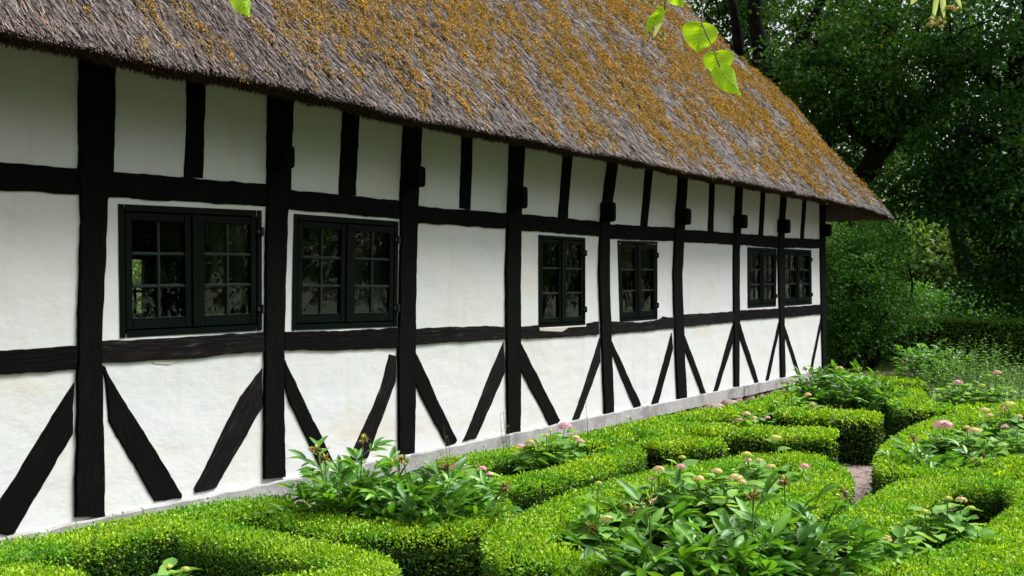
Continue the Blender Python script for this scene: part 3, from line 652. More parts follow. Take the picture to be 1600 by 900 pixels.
# ================================================================== BOX HEDGES
HH = .42
def hedge(label, px, wd=.32, h=HH, close=False, name='box_hedge', group='clipped box hedges of the parterre', world=None, leaf=None, dens=None, mats=None, cat='hedge', maxn=80000, seedrough=.7):
    C = np.array([onZ(x, y, h)[:2] for x, y in px]) if world is None else np.array(world, float)
    C3 = np.c_[C, np.zeros(len(C))]
    if close: C3 = np.vstack([C3, C3[0]])
    c = crom(C3, .06)[:, :2]; seg = np.linalg.norm(np.diff(c, axis=0), axis=1); L = np.r_[0, np.cumsum(seg)]
    n = max(8, int(L[-1]/.06)); tt = np.linspace(0, L[-1], n); c = np.c_[np.interp(tt, L, c[:, 0]), np.interp(tt, L, c[:, 1])]
    T = unit(np.gradient(c, axis=0)); S = np.stack([T[:, 1], -T[:, 0]], 1); Lt = L[-1]
    sd_ = rng.uniform(0, 99); e = .22
    def surf(t, a, k_=1.0):
        """t metres along, a in 0..1 around the section, with rounded ends -> point, normal"""
        ci = np.stack([np.interp(t, tt, c[:, 0]), np.interp(t, tt, c[:, 1])], -1)
        Si = unit(np.stack([np.interp(t, tt, S[:, 0]), np.interp(t, tt, S[:, 1])], -1)); Ti = np.stack([-Si[:, 1], Si[:, 0]], -1)
        per = 2*h+wd; u = a*per
        r = np.where(u < h, -wd/2, np.where(u < h+wd, -wd/2+(u-h), wd/2)); z = np.where(u < h, u, np.where(u < h+wd, h, h-(u-h-wd)))
        nr_ = np.where(u < h, -1., np.where(u < h+wd, 0, 1.)); nz = np.where((u >= h) & (u < h+wd), 1., 0.)
        # round the shoulder
        ed = .045; dr = np.clip((np.abs(r)-(wd/2-ed))/ed, 0, 1); dz = np.clip((z-(h-ed))/ed, 0, 1)
        both = dr*dz; r = r - np.sign(r)*ed*.2*both; z = z - ed*.2*both
        # ends taper round
        if not close:
            en = wd*.42; te = np.minimum(t, Lt-t); g_ = np.clip(te/en, 0, 1); sq = np.sqrt(np.clip(1-(1-g_)**2.6, 0.0, 1)); r = r*sq; capn = (1-g_)
        else: capn = 0*t
        wob = 1+seedrough*(.16*(fbm(t*2.2+sd_, u*2, 3)-.5)+.10*(fbm(t*7+sd_, u*6, 4)-.5))
        zz = z*(1+seedrough*(.09*(fbm(t*1.7+sd_, r*3+5, 6)-.5)+.04*(vnoise(t*8+sd_, r*9, 9)-.5)))
        p = np.concatenate([ci + Si*(r*wob)[:, None]*k_, (zz*(k_ if k_ < 1 else 1))[:, None]], -1)
        sgn = np.where(t < Lt/2, -1, 1)*capn*1.2
        nrm = np.concatenate([Si*nr_[:, None] + Ti*sgn[:, None]*(nz < .5)[:, None], (nz+.15+0*t)[:, None]], -1)
        return p, unit(nrm)
    ctr = np.array([*c.mean(0), 0]); dmin = max(4.2, np.min(np.linalg.norm(c-CAM[:2], axis=1))); dm = np.mean(np.linalg.norm(c-CAM[:2], axis=1))
    ls = leaf or max(.0150, .0024*dm+.002); area = Lt*(2*h+wd)+wd*h
    N0 = int(min(maxn, (dens or 2.9)*area/(ls*ls*.62)))
    b = MB(); na = 16; t = np.linspace(0, Lt, n); A_ = np.linspace(0, 1, na); TT, AA = np.meshgrid(t, A_, indexing='ij')
    p, _ = surf(TT.ravel(), AA.ravel(), 1-.045/wd*2*.5); p[:, 2] -= .02; p[:, 2] = np.maximum(p[:, 2], -.02)
    i, j = np.meshgrid(np.arange(n-1), np.arange(na-1), indexing='ij'); i = i.ravel(); j = j.ravel()
    b.add(p, np.stack([i*na+j, (i+1)*na+j, (i+1)*na+j+1, i*na+j+1], 1), 0)
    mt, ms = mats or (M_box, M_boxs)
    t = rng.random(N0)*Lt; a = rng.random(N0)
    p, nr_ = surf(t, a); up = nr_[:, 2] > .6
    # end caps
    depth = rng.random(N0)**1.4*.035; p = p + nr_*(.012-depth)[:, None] + rng.normal(size=(N0, 3))*.006
    sprig = rng.random(N0) < .045; p[sprig & up, 2] += rng.uniform(.005, .035, (sprig & up).sum())
    p[:, 2] = np.maximum(p[:, 2], .01)
    Td = unit(nr_*.9 + rng.normal(size=(N0, 3))*.75 + np.array([0, 0, .35])); Nn = unit(nr_*.8+rng.normal(size=(N0, 3))*.7+np.array([0, 0, .3]))
    LL = ls*rng.uniform(.7, 1.35, N0)
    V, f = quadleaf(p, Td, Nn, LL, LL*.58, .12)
    topish = (p[:, 2] > h*.80) & (rng.random(N0) < np.clip((p[:, 2]-h*.76)/(h*.18), 0, .95)); mi = np.where(topish, 1, 2)  # tops get the bright leaf tone, sides the tone with shade mixed in
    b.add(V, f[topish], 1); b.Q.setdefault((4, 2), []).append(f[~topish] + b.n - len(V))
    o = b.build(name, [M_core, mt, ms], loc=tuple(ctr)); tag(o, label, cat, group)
    return o

HL = [
 ('box hedge running along the foot of the white wall at the far left', [(-140,905),(0,866),(100,846),(200,826),(300,803),(390,790),(455,782)], .34),
 ('low bright green hedge tip at the bottom left corner of the garden', [(-120,960),(0,905),(45,902),(85,912),(60,940)], .30),
 ('curling box hedge at the lower left ending in a rounded lobe', [(305,822),(385,838),(470,854),(555,872),(575,890),(520,905),(430,915),(370,940)], .25),
 ('shaded box hedge in front of the dark leafed peony clump', [(446,798),(490,811),(560,823),(640,826),(705,817),(745,795),(762,778)], .28),
 ('box hedge slanting up right from the peony clump to a square end', [(775,757),(860,743),(930,722),(988,702)], .24),
 ('box hedge close to the plinth behind the peach and pink hydrangea', [(690,728),(760,713),(830,702),(905,687),(950,678)], .22),
 ('long box hedge below the plinth, right of the first hydrangea', [(905,694),(960,678),(1030,660),(1100,646),(1150,640),(1190,630),(1240,614)], .30),
 ('short square box hedge block in the middle of the garden', [(1015,696),(1070,690),(1124,695)], .42),
 ('long straight box hedge in front of the small pink hydrangea heads', [(985,677),(1060,668),(1130,670),(1210,674),(1308,678)], .50),
 ('square ended box hedge on the left of the gravel path', [(1215,645),(1290,645),(1340,650),(1378,652)], .50),
 ('large oval box hedge ring around the peonies and hydrangeas in front', [(1290,722),(1200,716),(1110,730),(1010,751),(912,782),(850,810),(806,836),(836,868),(900,878),(965,884)], .29),
 ('thick box hedge forming the right end of the large oval ring', [(1240,712),(1282,732),(1286,752),(1262,773),(1220,797),(1180,816)], .29),
 ('box hedge curling around the bright pink hydrangea right of the path', [(1580,642),(1500,652),(1455,667),(1420,687),(1405,702),(1398,720),(1412,735),(1450,741),(1560,742),(1640,742)], .23),
 ('box hedge behind the right hand peony, cut off by the photo edge', [(1545,727),(1600,722),(1680,722)], .25),
 ('broad box hedge sweeping from the path to the bottom right corner', [(1318,830),(1368,800),(1408,776),(1450,757),(1520,755),(1600,762),(1640,790),(1605,815),(1560,845),(1500,875),(1420,897),(1340,893)], .28),
 ('wide bright box hedge filling the bottom right corner', [(1760,800),(1660,840),(1580,885),(1500,930)], .44),
 ('small rounded box hedge tip at the far end of the path', [(1330,592),(1380,592),(1408,595),(1424,600)], .40),
 ('box hedge curving below the far hydrangeas on the right', [(1412,608),(1418,622),(1440,635),(1500,640),(1570,640),(1650,630)], .40),
]
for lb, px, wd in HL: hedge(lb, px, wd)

# ================================================================== HYDRANGEAS
def dome(c, r, n, flat=.55):
    """hydrangea head: small four petalled florets over a dome"""
    d = rvec(n); d[:, 2] = np.abs(d[:, 2])*1.0-.12; d = unit(d); P = c + d*np.array([r, r, r*flat])*rng.uniform(.88, 1.05, n)[:, None]
    fl = []; ff = []; m = 0; a = unit(np.cross(d, rvec(n))); b_ = np.cross(d, a); sz_ = r*.20*rng.uniform(.7, 1.2, n)
    V = np.stack([P+a*sz_[:, None], P+(a*.35+b_*.35)*sz_[:, None]-d*.1*sz_[:, None], P+b_*sz_[:, None], P+(-a*.35+b_*.35)*sz_[:, None]-d*.1*sz_[:, None],
                  P-a*sz_[:, None], P+(-a*.35-b_*.35)*sz_[:, None]-d*.1*sz_[:, None], P-b_*sz_[:, None], P+(a*.35-b_*.35)*sz_[:, None]-d*.1*sz_[:, None], P-d*.1*sz_[:, None]], 1)
    f = []; 
    for q in range(8): f.append((8, q, (q+1) % 8))
    F_ = (np.array(f)[None]+(np.arange(n)*9)[:, None, None]).reshape(-1, 3)
    return V.reshape(-1, 3), F_
HM = {'k': M_pink, 'p': M_peach, 'l': M_limef}
def hydrangea(label, cx, cy, D, heads, rad=.28, h=.55, nst=12, leaf=.125, group='hydrangeas in the box hedge beds'):
    """cx, cy pixel of the middle of the leaf mass at distance D; heads (px, py, radius px, colour)"""
    c0 = atD(cx, cy, D); base = np.array([c0[0], c0[1], 0])
    root = empty('hydrangea', tuple(base)); tag(root, label, 'hydrangea', group)
    tips = []; hd = []
    for (x, y, r, cc) in heads:
        t = atD(x, y, D + rng.uniform(-.08, .08)); tips.append(t); hd.append((t, r/F*D, cc))
    for k in range(nst):
        a = 2.4*k+rng.uniform(0, .6); rr = rad*math.sqrt((k+.5)/nst); tips.append(base + np.array([math.cos(a)*rr, math.sin(a)*rr, h*(1-.28*(rr/rad)**2)*rng.uniform(.84, 1.04)]))
    sb = MB(); LP = []; LT = []; LN = []; LL = []
    for k, t in enumerate(tips):
        b0 = base + np.array([rng.normal()*.04, rng.normal()*.04, 0]); dv = t-b0; mid = b0+dv*.5+np.array([dv[0]*.08, dv[1]*.08, .03])
        tt = np.linspace(0, 1, 7)[:, None]; Pp = (1-tt)**2*b0+2*tt*(1-tt)*mid+tt**2*t
        sb.tube(Pp, np.linspace(.0045, .003, 7), 4)
        a0 = rng.uniform(0, 6)
        for li, tl in enumerate(np.linspace(.42, .97 if k >= len(hd) else .90, 6)):
            a0 += 1.57
            q = (1-tl)**2*b0+2*tl*(1-tl)*mid+tl**2*t
            for s2 in (0, math.pi):
                aa = a0+s2+rng.normal()*.25; el = .35-.5*(1-tl)+rng.normal()*.18
                LP.append(q); LT.append((math.cos(aa)*math.cos(el), math.sin(aa)*math.cos(el), math.sin(el))); LN.append((rng.normal()*.25, rng.normal()*.25, 1))
                LL.append(leaf*rng.uniform(.7, 1.1)*(.75 if tl > .93 else 1)*(1 if k >= len(hd) else .85))
    LP = np.array(LP); LT = np.array(LT); LN = np.array(LN); LL = np.array(LL)
    LP = LP + unit(LT)*.015; LP[:, 2] = np.maximum(LP[:, 2], .03)
    V, f = leaves(LP, LT, LN, LL, LL*.72, (0, .72, 1, .82, .42, 0), .16, rng.uniform(.05, .45, len(LL)), (0, .14, .38, .62, .84, 1))
    build('leaves', V, f, M_hyd, root, smooth=True); sb.build('stems', M_stem, root)
    for (t, r, cc) in hd:
        V, f = dome(t - np.array([0, 0, r*.2]), r, int(110), .6); o = build('flower_head', V, f, HM[cc], root)
        o['label'] = {'k': 'pink flower head', 'p': 'peach flower head', 'l': 'lime green flower head'}[cc]
    return root
HY_ = [
 ('hydrangea with five large pink and peach heads against the grey plinth', 858, 700, 7.45, [(883,664.5,12,'k'),(812,697,9,'k'),(830,690.5,10,'p'),(878,709,7,'p'),(899,683,7,'p'),(906,689,8,'k'),(854,680,5,'l'),(880,694,5,'l'),(860,672,4,'l')], .26, .55),
 ('hydrangea with pink heads half hidden behind the left peony clump', 745, 752, 6.3, [(718,727,11,'k'),(753,731,7,'k'),(764,740,7,'k')], .18, .46),
 ('hydrangea at the left end of the oval bed with two lime peach heads', 925, 795, 5.4, [(935,754,6,'l'),(948,810,11,'p')], .24, .48),
 ('hydrangea behind the front peony, its heads standing over the oval hedge rim', 1030, 765, 5.95, [(1029,732,10,'p'),(1063.5,728,8,'k'),(1019,748,5,'k'),(1069,747,5,'l'),(1066,714,6,'l')], .26, .5),
 ('hydrangea in the middle of the oval bed with two broad peach heads', 1105, 765, 6.0, [(1091,747,10,'p'),(1120,735,9,'p'),(1079,770,6,'l')], .26, .5),
 ('hydrangea in the oval bed with one wide flat peach head', 1165, 765, 6.1, [(1149,745,12,'p'),(1160,752,7,'p')], .26, .5),
 ('hydrangea by the back rim of the oval bed, lime head above a pink one', 1180, 735, 6.8, [(1166,709,9,'l'),(1170,719,6,'k'),(1187,719,6,'p'),(1204,728,8,'p')], .24, .46),
 ('hydrangea at the right end of the oval bed with a single rosy head', 1235, 750, 6.5, [(1257.5,727.5,8,'k'),(1225,745,5,'l')], .26, .48),
 ('thin hydrangea with one pale lime head in front of the long straight hedge', 1212, 712, 7.6, [(1212,684,11,'l')], .08, .36, 3),
 ('hydrangea low in the front right bed with one peach and one lime head', 1395, 858, 4.75, [(1381,841,12,'p'),(1351,834,8,'l')], .28, .52),
 ('hydrangea in the front right bed with a group of four small pale heads', 1478, 820, 5.1, [(1444.6,799,9,'l'),(1481,778,7,'l'),(1502,780,9,'p'),(1485,794,7,'k'),(1517,793,7,'l')], .26, .52),
 ('hydrangea with one large bright magenta pink head right of the path', 1475, 690, 8.0, [(1473,662,15,'k'),(1462,684,4,'l')], .20, .5),
 ('hydrangea with two peach heads just right of the magenta pink one', 1525, 695, 7.9, [(1522.5,672,10,'p'),(1510,667,6,'p'),(1500,690,5,'l')], .28, .5),
 ('hydrangea touching the right photo edge with salmon heads', 1580, 690, 7.9, [(1593,692,7,'p'),(1570,666,6,'k'),(1592,650,6,'p')], .28, .5),
 ('hydrangea behind the magenta one with a wide lime yellow head', 1560, 660, 8.6, [(1576,632,13,'l'),(1538,640,8,'p'),(1547,649,7,'p'),(1570,638,6,'k')], .30, .5),
 ('far hydrangea on the right with pink heads between the leafy stems', 1505, 612, 11.2, [(1497,597,8,'k'),(1499.6,615,4,'l'),(1482,604,4,'l')], .34, .6),
 ('far hydrangea right of the pink one with small lime heads', 1545, 610, 11.0, [(1534,602,6,'l'),(1537.5,622,5,'p'),(1558,581.5,7,'k')], .34, .6),
 ('hydrangea by the far plinth in front of the dark peonies with small heads', 1240, 618, 10.5, [(1231.5,617,4,'l'),(1262,616,6,'p'),(1238,594,5,'l')], .34, .52),
 ('hydrangea beside the far plinth with three little salmon heads', 1275, 640, 10.0, [(1269,631,5,'p'),(1273,640,5,'p'),(1281,640,4,'l')], .24, .46),
 ('low hydrangea with four round pink heads behind the long straight hedge', 1178, 663, 8.95, [(1165.7,645.7,7,'p'),(1156,655.5,6,'k'),(1177,652,6,'p'),(1199,652,5,'k'),(1148,657,4,'k')], .18, .42),
 ('small hydrangea with two lime buds in the hollow at the bottom left', 275, 905, 5.0, [(263,884,7,'l'),(289,888,7,'l')], .10, .26, 4),
]
for a in HY_:
    hydrangea(*a[:7], nst=a[7] if len(a) > 7 else 18)

# ================================================================== PEONIES
def peony(label, cx, cy, D, heads, rad=.42, h=.62, nst=16, leaf=.118, group='peony clumps in the parterre', m=None):
    nst = int(nst*1.4); c0 = atD(cx, cy, D); base = np.array([c0[0], c0[1], 0]); root = empty('peony', tuple(base)); tag(root, label, 'peony', group)
    sb = MB(); P = []; T = []; N = []; L = []
    tips = [(atD(x, y, D+rng.uniform(-.1, .1)), True) for (x, y) in heads]
    for k in range(nst):
        a = 2.4*k+rng.uniform(0, .5); rr = rad*math.sqrt((k+.5)/nst)*.85; tips.append((base+np.array([math.cos(a)*rr, math.sin(a)*rr, h*(1-.35*(rr/rad)**2)*rng.uniform(.82, 1.03)]), False))
    for (t, isH) in tips:
        b0 = base+np.array([rng.normal()*.04, rng.normal()*.04, 0]); dv = t-b0; mid = b0+dv*.5+np.array([dv[0]*-.05, dv[1]*-.05, .06])
        tt = np.linspace(0, 1, 7)[:, None]; Pp = (1-tt)**2*b0+2*tt*(1-tt)*mid+tt**2*t; sb.tube(Pp, np.linspace(.006, .0035, 7), 5)
        a0 = rng.uniform(0, 6)
        lv = np.linspace(.45, .93, 6) if not isH else np.linspace(.5, .86, 4)
        for tl in lv:
            a0 += 2.4; q = (1-tl)**2*b0+2*tl*(1-tl)*mid+tl**2*t; el = .85*tl-.08+rng.normal()*.15
            d = np.array([math.cos(a0)*math.cos(el), math.sin(a0)*math.cos(el), math.sin(el)]); pl = leaf*rng.uniform(.7, 1.2)
            sd_ = unit(np.cross(d, [0, 0, 1.])); nrm = unit(np.cross(sd_, d))
            e_ = q+d*pl; sb.tube(np.array([q, q+d*pl*.5+nrm*.006, e_]), .002, 4, cap=False)
            for (off, ang, sc) in ((.55, .75, .85), (.55, -.75, .85), (.8, 1.15, .6), (.8, -1.15, .6), (1, .0, 1.1), (1, .5, .95), (1, -.5, .95)):
                pp = q+d*pl*off; dd = d*math.cos(ang)+sd_*math.sin(ang)+nrm*rng.normal()*.18 + np.array([0, 0, rng.normal()*.1])
                P.append(pp); T.append(dd); N.append(nrm+rng.normal(size=3)*.28); L.append(leaf*sc*rng.uniform(.8, 1.15))
    P = np.array(P); T = np.array(T); N = np.array(N); L = np.array(L)
    V, f = leaves(P, T, N, L, L*.30, (0, .75, 1, .72, 0), .28, rng.uniform(0, .45, len(L)), (0, .22, .45, .75, 1))
    V[:, 2] = np.maximum(V[:, 2], .02)
    build('leaves', V, f, m or M_peony, root, smooth=True); sb.build('stems', M_stem, root)
    for k in range(len(heads)):
        t = tips[k][0]; hb = MB(); n = 16; d = rvec(n); d[:, 2] = d[:, 2]*.7-.15
        V, f = leaves(t+d*.004, d, rvec(n), rng.uniform(.020, .042, n), rng.uniform(.010, .018, n), (0, 1, .7, 0), .3, .4); hb.add(V, f, 0)
        for q in range(3):
            a = q*2.1+rng.uniform(0, 1); hb.tube(np.array([t, t+np.array([math.cos(a)*.008, math.sin(a)*.008, .012]), t+np.array([math.cos(a)*.014, math.sin(a)*.014, .026])]), [.005, .006, .002], 6, 1)
        V, f = leaves(np.repeat(t[None], 4, 0), np.c_[rng.normal(size=(4, 2)), -.3*np.ones(4)], rvec(4), .035, .016, (0, 1, .7, 0), .2, .5); hb.add(V, f, 2)
        o = hb.build('seed_head', [M_dead, M_limef, M_peony], root)
    return root
PE = [
 ('left half of the big peony clump, under the timber braces', 545, 770, 5.75, [(495,702),(508,716),(567.5,686),(614,724),(521,792)], .42, .64, 17),
 ('right half of the big peony clump with withered heads above the shaded hedge', 675, 780, 5.6, [(630,718),(699,730),(640,770),(790,760)], .44, .60, 18),
 ('peony at the front of the oval bed, its large leaves reaching over the hedge', 1035, 880, 4.4, [(1014,781),(923,823),(988,796)], .22, .47, 13),
 ('peony filling the bottom middle of the oval bed with silvery leaves', 1140, 860, 4.45, [(1183,885),(1177,776)], .28, .53, 16),
 ('peony at the right of the oval bed with buds leaning over the path', 1235, 862, 4.6, [(1317,768),(1352,842),(1225,752)], .27, .52, 16),
 ('small peony with drying brown leaves beneath the magenta hydrangea', 1450, 715, 7.2, [(1520,722),(1535,710),(1428,684)], .30, .46, 10),
 ('dark peony clump at the end of the house nearest the plinth', 1290, 605, 11.7, [(1257,576),(1311,577),(1288,592)], .50, .62, 20),
 ('dark peony clump beside the path at the end of the house', 1352, 608, 11.3, [(1371,583),(1408,612),(1339,572)], .48, .60, 20),
 ('farthest peony clump right of the path with brown heads on tall stems', 1450, 588, 13.5, [(1413,568),(1483,549),(1490,553)], .55, .85, 18),
]
for a in PE: peony(*a[:5], rad=a[5], h=a[6], nst=a[7], leaf=.128 if a[3] < 5 else .112)
# the two peach heads beside the dark peonies are their own hydrangea
hydrangea('hydrangea with one round peach head standing among the dark peonies', 1320, 600, 11.9, [(1311,575,7,'p'),(1339,576,6,'l')], nst=5, h=.6)

# ================================================================== LEAFY HERBS AND WEEDS
def herb(label, cx, cy, D, h, nst, rad, leaf, cat, name, group=None, narrow=.22, seeds=False, m=None):
    c0 = atD(cx, cy, D); base = np.array([c0[0], c0[1], 0]); root = empty(name, tuple(base)); tag(root, label, cat, group)
    sb = MB(); P = []; T = []; L = []; tops = []
    for k in range(nst):
        a = 2.4*k; rr = rad*math.sqrt((k+.3)/nst); hh = h*rng.uniform(.7, 1.05); t = base+np.array([math.cos(a)*rr, math.sin(a)*rr, hh]); b0 = base+(t-base)*np.array([.45, .45, 0])
        tt = np.linspace(0, 1, 6)[:, None]; Pp = b0+(t-b0)*tt+np.array([.02, .01, 0])*np.sin(tt*3+k); sb.tube(Pp, np.linspace(.004, .0015, 6), 4); tops.append(Pp[-1])
        nl = max(6, int(hh/.035))
        for q in range(nl):
            tl = .12+.88*q/nl; ang = 2.4*q+k; P.append(b0+(t-b0)*tl); T.append((math.cos(ang), math.sin(ang), .55)); L.append(leaf*(1.15-.75*tl)*rng.uniform(.7, 1.2))
    P = np.array(P); T = np.array(T); L = np.array(L)
    V, f = leaves(P, T, np.tile([0, 0, 1.], (len(P), 1))+rng.normal(size=(len(P), 3))*.3, L, L*narrow, (0, .8, 1, .6, 0), .2, .3)
    build('leaves', V, f, m or M_herb, root, smooth=True); sb.build('stems', M_stem, root)
    if seeds:
        hb = MB()
        for t in tops[:1]:
            for q in range(1):
                V, f = boulder(t+rng.normal(size=3)*np.array([.014, .014, .02]), (.006, .006, .008), q); hb.add(V, f)
        hb.build('buds', M_stemb, root)
herb('tall willowy green perennial behind the far pink hydrangea', 1500, 600, 12.2, .95, 44, .55, .10, 'perennial', 'leafy_perennial', 'tall leafy perennials on the right', .3)
herb('tallest willowy perennial with a pointed top near the right edge', 1555, 590, 12.0, 1.02, 44, .50, .10, 'perennial', 'leafy_perennial', 'tall leafy perennials on the right', .3)
herb('grassy green perennial cut by the right photo edge', 1600, 610, 10.8, .8, 34, .45, .10, 'perennial', 'leafy_perennial', 'tall leafy perennials on the right', .3)
def wallpx(x, y, X): p = onX(x, y, X); d = p-CAM; return d[0]*-ST+d[1]*CT
herb('spindly weed with bud tips against the plinth left of the fourth post', 697, 690, wallpx(697, 690, .12), .58, 2, .03, .03, 'weed', 'wall_weed', 'weeds at the foot of the wall', .3, True)
herb('spindly weed in front of the post behind the pink hydrangea', 790, 672, wallpx(790, 672, .14), .60, 3, .05, .05, 'weed', 'wall_weed', 'weeds at the foot of the wall', .3, True)
herb('lone thin weed on the plinth right of the big pink flower head', 913, 655, wallpx(913, 655, .12), .50, 1, .02, .05, 'weed', 'wall_weed', 'weeds at the foot of the wall', .35)

# ================================================================== TREES
def crown_leaves(cl, n_clump, per, size, flat=.55, cr=.5, droop=.35):
    """cl: list of (centre, radii, weight). leaves gathered in clumps, clumps in the blobs"""
    wts = np.array([c[2] for c in cl], float); wts /= wts.sum(); k = rng.choice(len(cl), n_clump, p=wts)
    ce = np.array([c[0] for c in cl])[k]; ra = np.array([c[1] for c in cl])[k]
    d = rvec(n_clump)*(rng.random(n_clump)**.45)[:, None]; Cc = ce+d*ra
    out = unit(d+1e-6)
    kk = np.repeat(np.arange(n_clump), per); n = len(kk); sz_ = cr*rng.uniform(.6, 1.3, n_clump)[kk][:, None]
    off = rng.normal(size=(n, 3))*.42; off[:, 2] *= flat; off[:, 2] -= droop*(off[:, 0]**2+off[:, 1]**2)
    P = Cc[kk]+off*sz_
    T = unit(off*.8+rng.normal(size=(n, 3))*.6+np.array([0, 0, -.25])); N = unit(rng.normal(size=(n, 3))*.6+np.array([0, 0, 1.]))
    L = size*rng.uniform(.7, 1.3, n); V, f = quadleaf(P, T, N, L, L*.72, .1)
    return V, f, Cc
def branchy(mb, p0, p1, r0, r1, wob=.15, n=8, k=8):
    p0 = np.array(p0, float); p1 = np.array(p1, float); t = np.linspace(0, 1, n)[:, None]; L = np.linalg.norm(p1-p0)
    if n > 5:
        c_ = max(4, n//2); tc_ = np.linspace(0, 1, c_)[:, None]; w_ = rng.normal(size=(c_, 3))*wob*L*.12; w_[0] = 0; w_[-1] *= .0
        P = crom(p0+(p1-p0)*tc_+w_, L/(2*n)); ix = np.linspace(0, len(P)-1, 2*n).round().astype(int); P = P[ix]; mb.tube(P, np.linspace(r0, r1, 2*n)*(1+.05*rng.normal(size=2*n)), k); return P[::2][:n]
    P = p0+(p1-p0)*t; w_ = rng.normal(size=(n, 3))*wob*L*.12; w_[0] = 0; w_[-1] = 0; P = P+w_; mb.tube(P, np.linspace(r0, r1, n), k); return P
def tree(name, label, base, top, tr, limbs, cl, n_clump, per, size, lm, group='trees behind the house', cr=.5, bark=None, twigs=60, lean=None):
    root = empty(name, (base[0], base[1], 0)); tag(root, label, 'tree', group)
    b = MB(); P = branchy(b, (base[0], base[1], -.1), top, tr, tr*.55, .25, 10, 12)
    # root flare
    b.tube(np.array([(base[0], base[1], -.1), (base[0], base[1], .25), (base[0], base[1], .7)]), [tr*1.5, tr*1.15, tr*.98], 12, cap=False)
    ends = []
    limbs = [(t, e, (r if t < 1 else tr*.56)) for (t, e, r) in limbs]
    for (t, e, r) in limbs:
        p = P[int(t*9)]; Q = branchy(b, p, e, r, r*.35, .55, 8, 8); ends += [Q[3], Q[5], Q[7]]
    V, f, Cc = crown_leaves(cl, n_clump, per, size, cr=cr)
    ends = np.array(ends + [P[-1]])
    for c in Cc[:twigs]:
        e = ends[np.argmin(np.linalg.norm(ends-c, axis=1))]; branchy(b, e, c, .03, .008, .5, 5, 4)
    b.build('trunk', bark or M_bark, root, smooth=True); build('crown', V, f, lm, root)
    return root
def W(x, y, D): return tuple(atD(x, y, D))
# big dark tree right behind the roof ridge
D = 29
tree('broadleaf_tree', 'big tree with thick dark forking limbs showing above the roof slope', W(1195, 500, D)[:2], W(1190, 60, D), .42,
 [(.75, W(1080, 90, D-1), .2), (.85, W(1090, 45, D), .22), (.9, W(1300, -40, D-1), .24), (.95, W(1120, -40, D+1), .2), (.7, W(1060, 120, D), .15), (1., W(1230, -160, D), .25)],
 [(W(1110, 120, D+1.5), (1.6, 1.6, 1.1), 1), (W(1200, -10, D+3), (2.6, 2.4, 2.2), 2.6), (W(1120, 30, D+3), (1.6, 2, 1.4), 1.2), (W(1230, 190, D+1.5), (1.3, 1.5, 1.5), 1.2), (W(1290, 60, D+1), (1.8, 1.8, 2.2), 1.6), (W(1180, -200, D), (4, 4, 3), 2)], 500, 60, .125, M_oak)
# mid tree, leaning trunk at px 1340
D = 25
tree('broadleaf_tree', 'tree with leafy sprays hanging just right of the roof edge', W(1335, 520, D)[:2], W(1352, 120, D), .34,
 [(.6, W(1250, 190, D-1), .1), (.7, W(1460, 140, D-.5), .14), (.85, W(1270, 60, D-1), .14), (.9, W(1440, 20, D), .14), (1., W(1360, -120, D), .2)],
 [(W(1270, 110, D-1), (1.2, 1.5, 1.3), 1.5), (W(1300, 200, D), (1., 1.2, 1.1), 1.1), (W(1375, 90, D-1.5), (1.5, 1.5, 1.6), 2), (W(1420, 30, D), (2., 2, 1.6), 2), (W(1380, 230, D+1), (1.3, 1.5, 1.1), 1.0), (W(1430, 170, D-1), (1.1, 1.2, .9), 1.1), (W(1300, 300, D+1), (1.0, 1.2, .7), .8), (W(1330, -150, D), (4, 4, 2.6), 2.5)], 480, 66, .112, M_oak)
# dark tree on the right
D = 22
tree('broadleaf_tree', 'dark shaded tree whose low foliage hangs down to the clipped hedge at right', W(1640, 520, D)[:2], W(1600, 40, D), .34,
 [(.45, W(1480, 320, D), .13), (.6, W(1500, 200, D-.5), .14), (.5, W(1560, 390, D-.5), .1), (.8, W(1480, 60, D), .16), (1., W(1620, -140, D), .2), (.9, W(1700, 60, D), .15)],
 [(W(1520, 110, D+.5), (1.5, 1.6, 1.3), 1.5), (W(1580, 230, D), (1.3, 1.6, 1.3), 1.8), (W(1490, 240, D+.5), (1.0, 1.4, .8), 1.1), (W(1560, 330, D), (1.3, 1.5, .9), 1.7), (W(1460, 300, D+.5), (1.3, 1.3, .6), 1.3), (W(1585, 430, D+.5), (1.1, 1.3, .75), 1.5), (W(1570, 20, D), (1.8, 2, 1.6), 1.8), (W(1680, 300, D), (2, 2, 3.), 2), (W(1600, -160, D), (4, 4, 2.6), 2)], 600, 66, .106, M_oak2)
# tree behind filling the middle
D = 34
tree('broadleaf_tree', 'farther tree seen through the gaps between the hanging branches', W(1520, 480, D)[:2], W(1500, 150, D), .3,
 [(.7, W(1360, 150, D), .14), (.8, W(1540, 150, D), .14), (1., W(1450, -60, D), .16)],
 [(W(1340, 250, D), (2.2, 2, 1.8), 1.2), (W(1430, 210, D), (2.4, 2, 2.), 1.3), (W(1540, 200, D), (2.4, 2, 2.6), 1.5), (W(1440, 60, D), (3, 2.6, 2.4), 2), (W(1560, 60, D), (2.6, 2.6, 2.4), 1.6), (W(1330, 60, D), (2.2, 2.2, 2.), 1.2), (W(1480, -120, D), (4.5, 4, 2.5), 1.5)], 230, 50, .16, M_oak2, cr=.7)
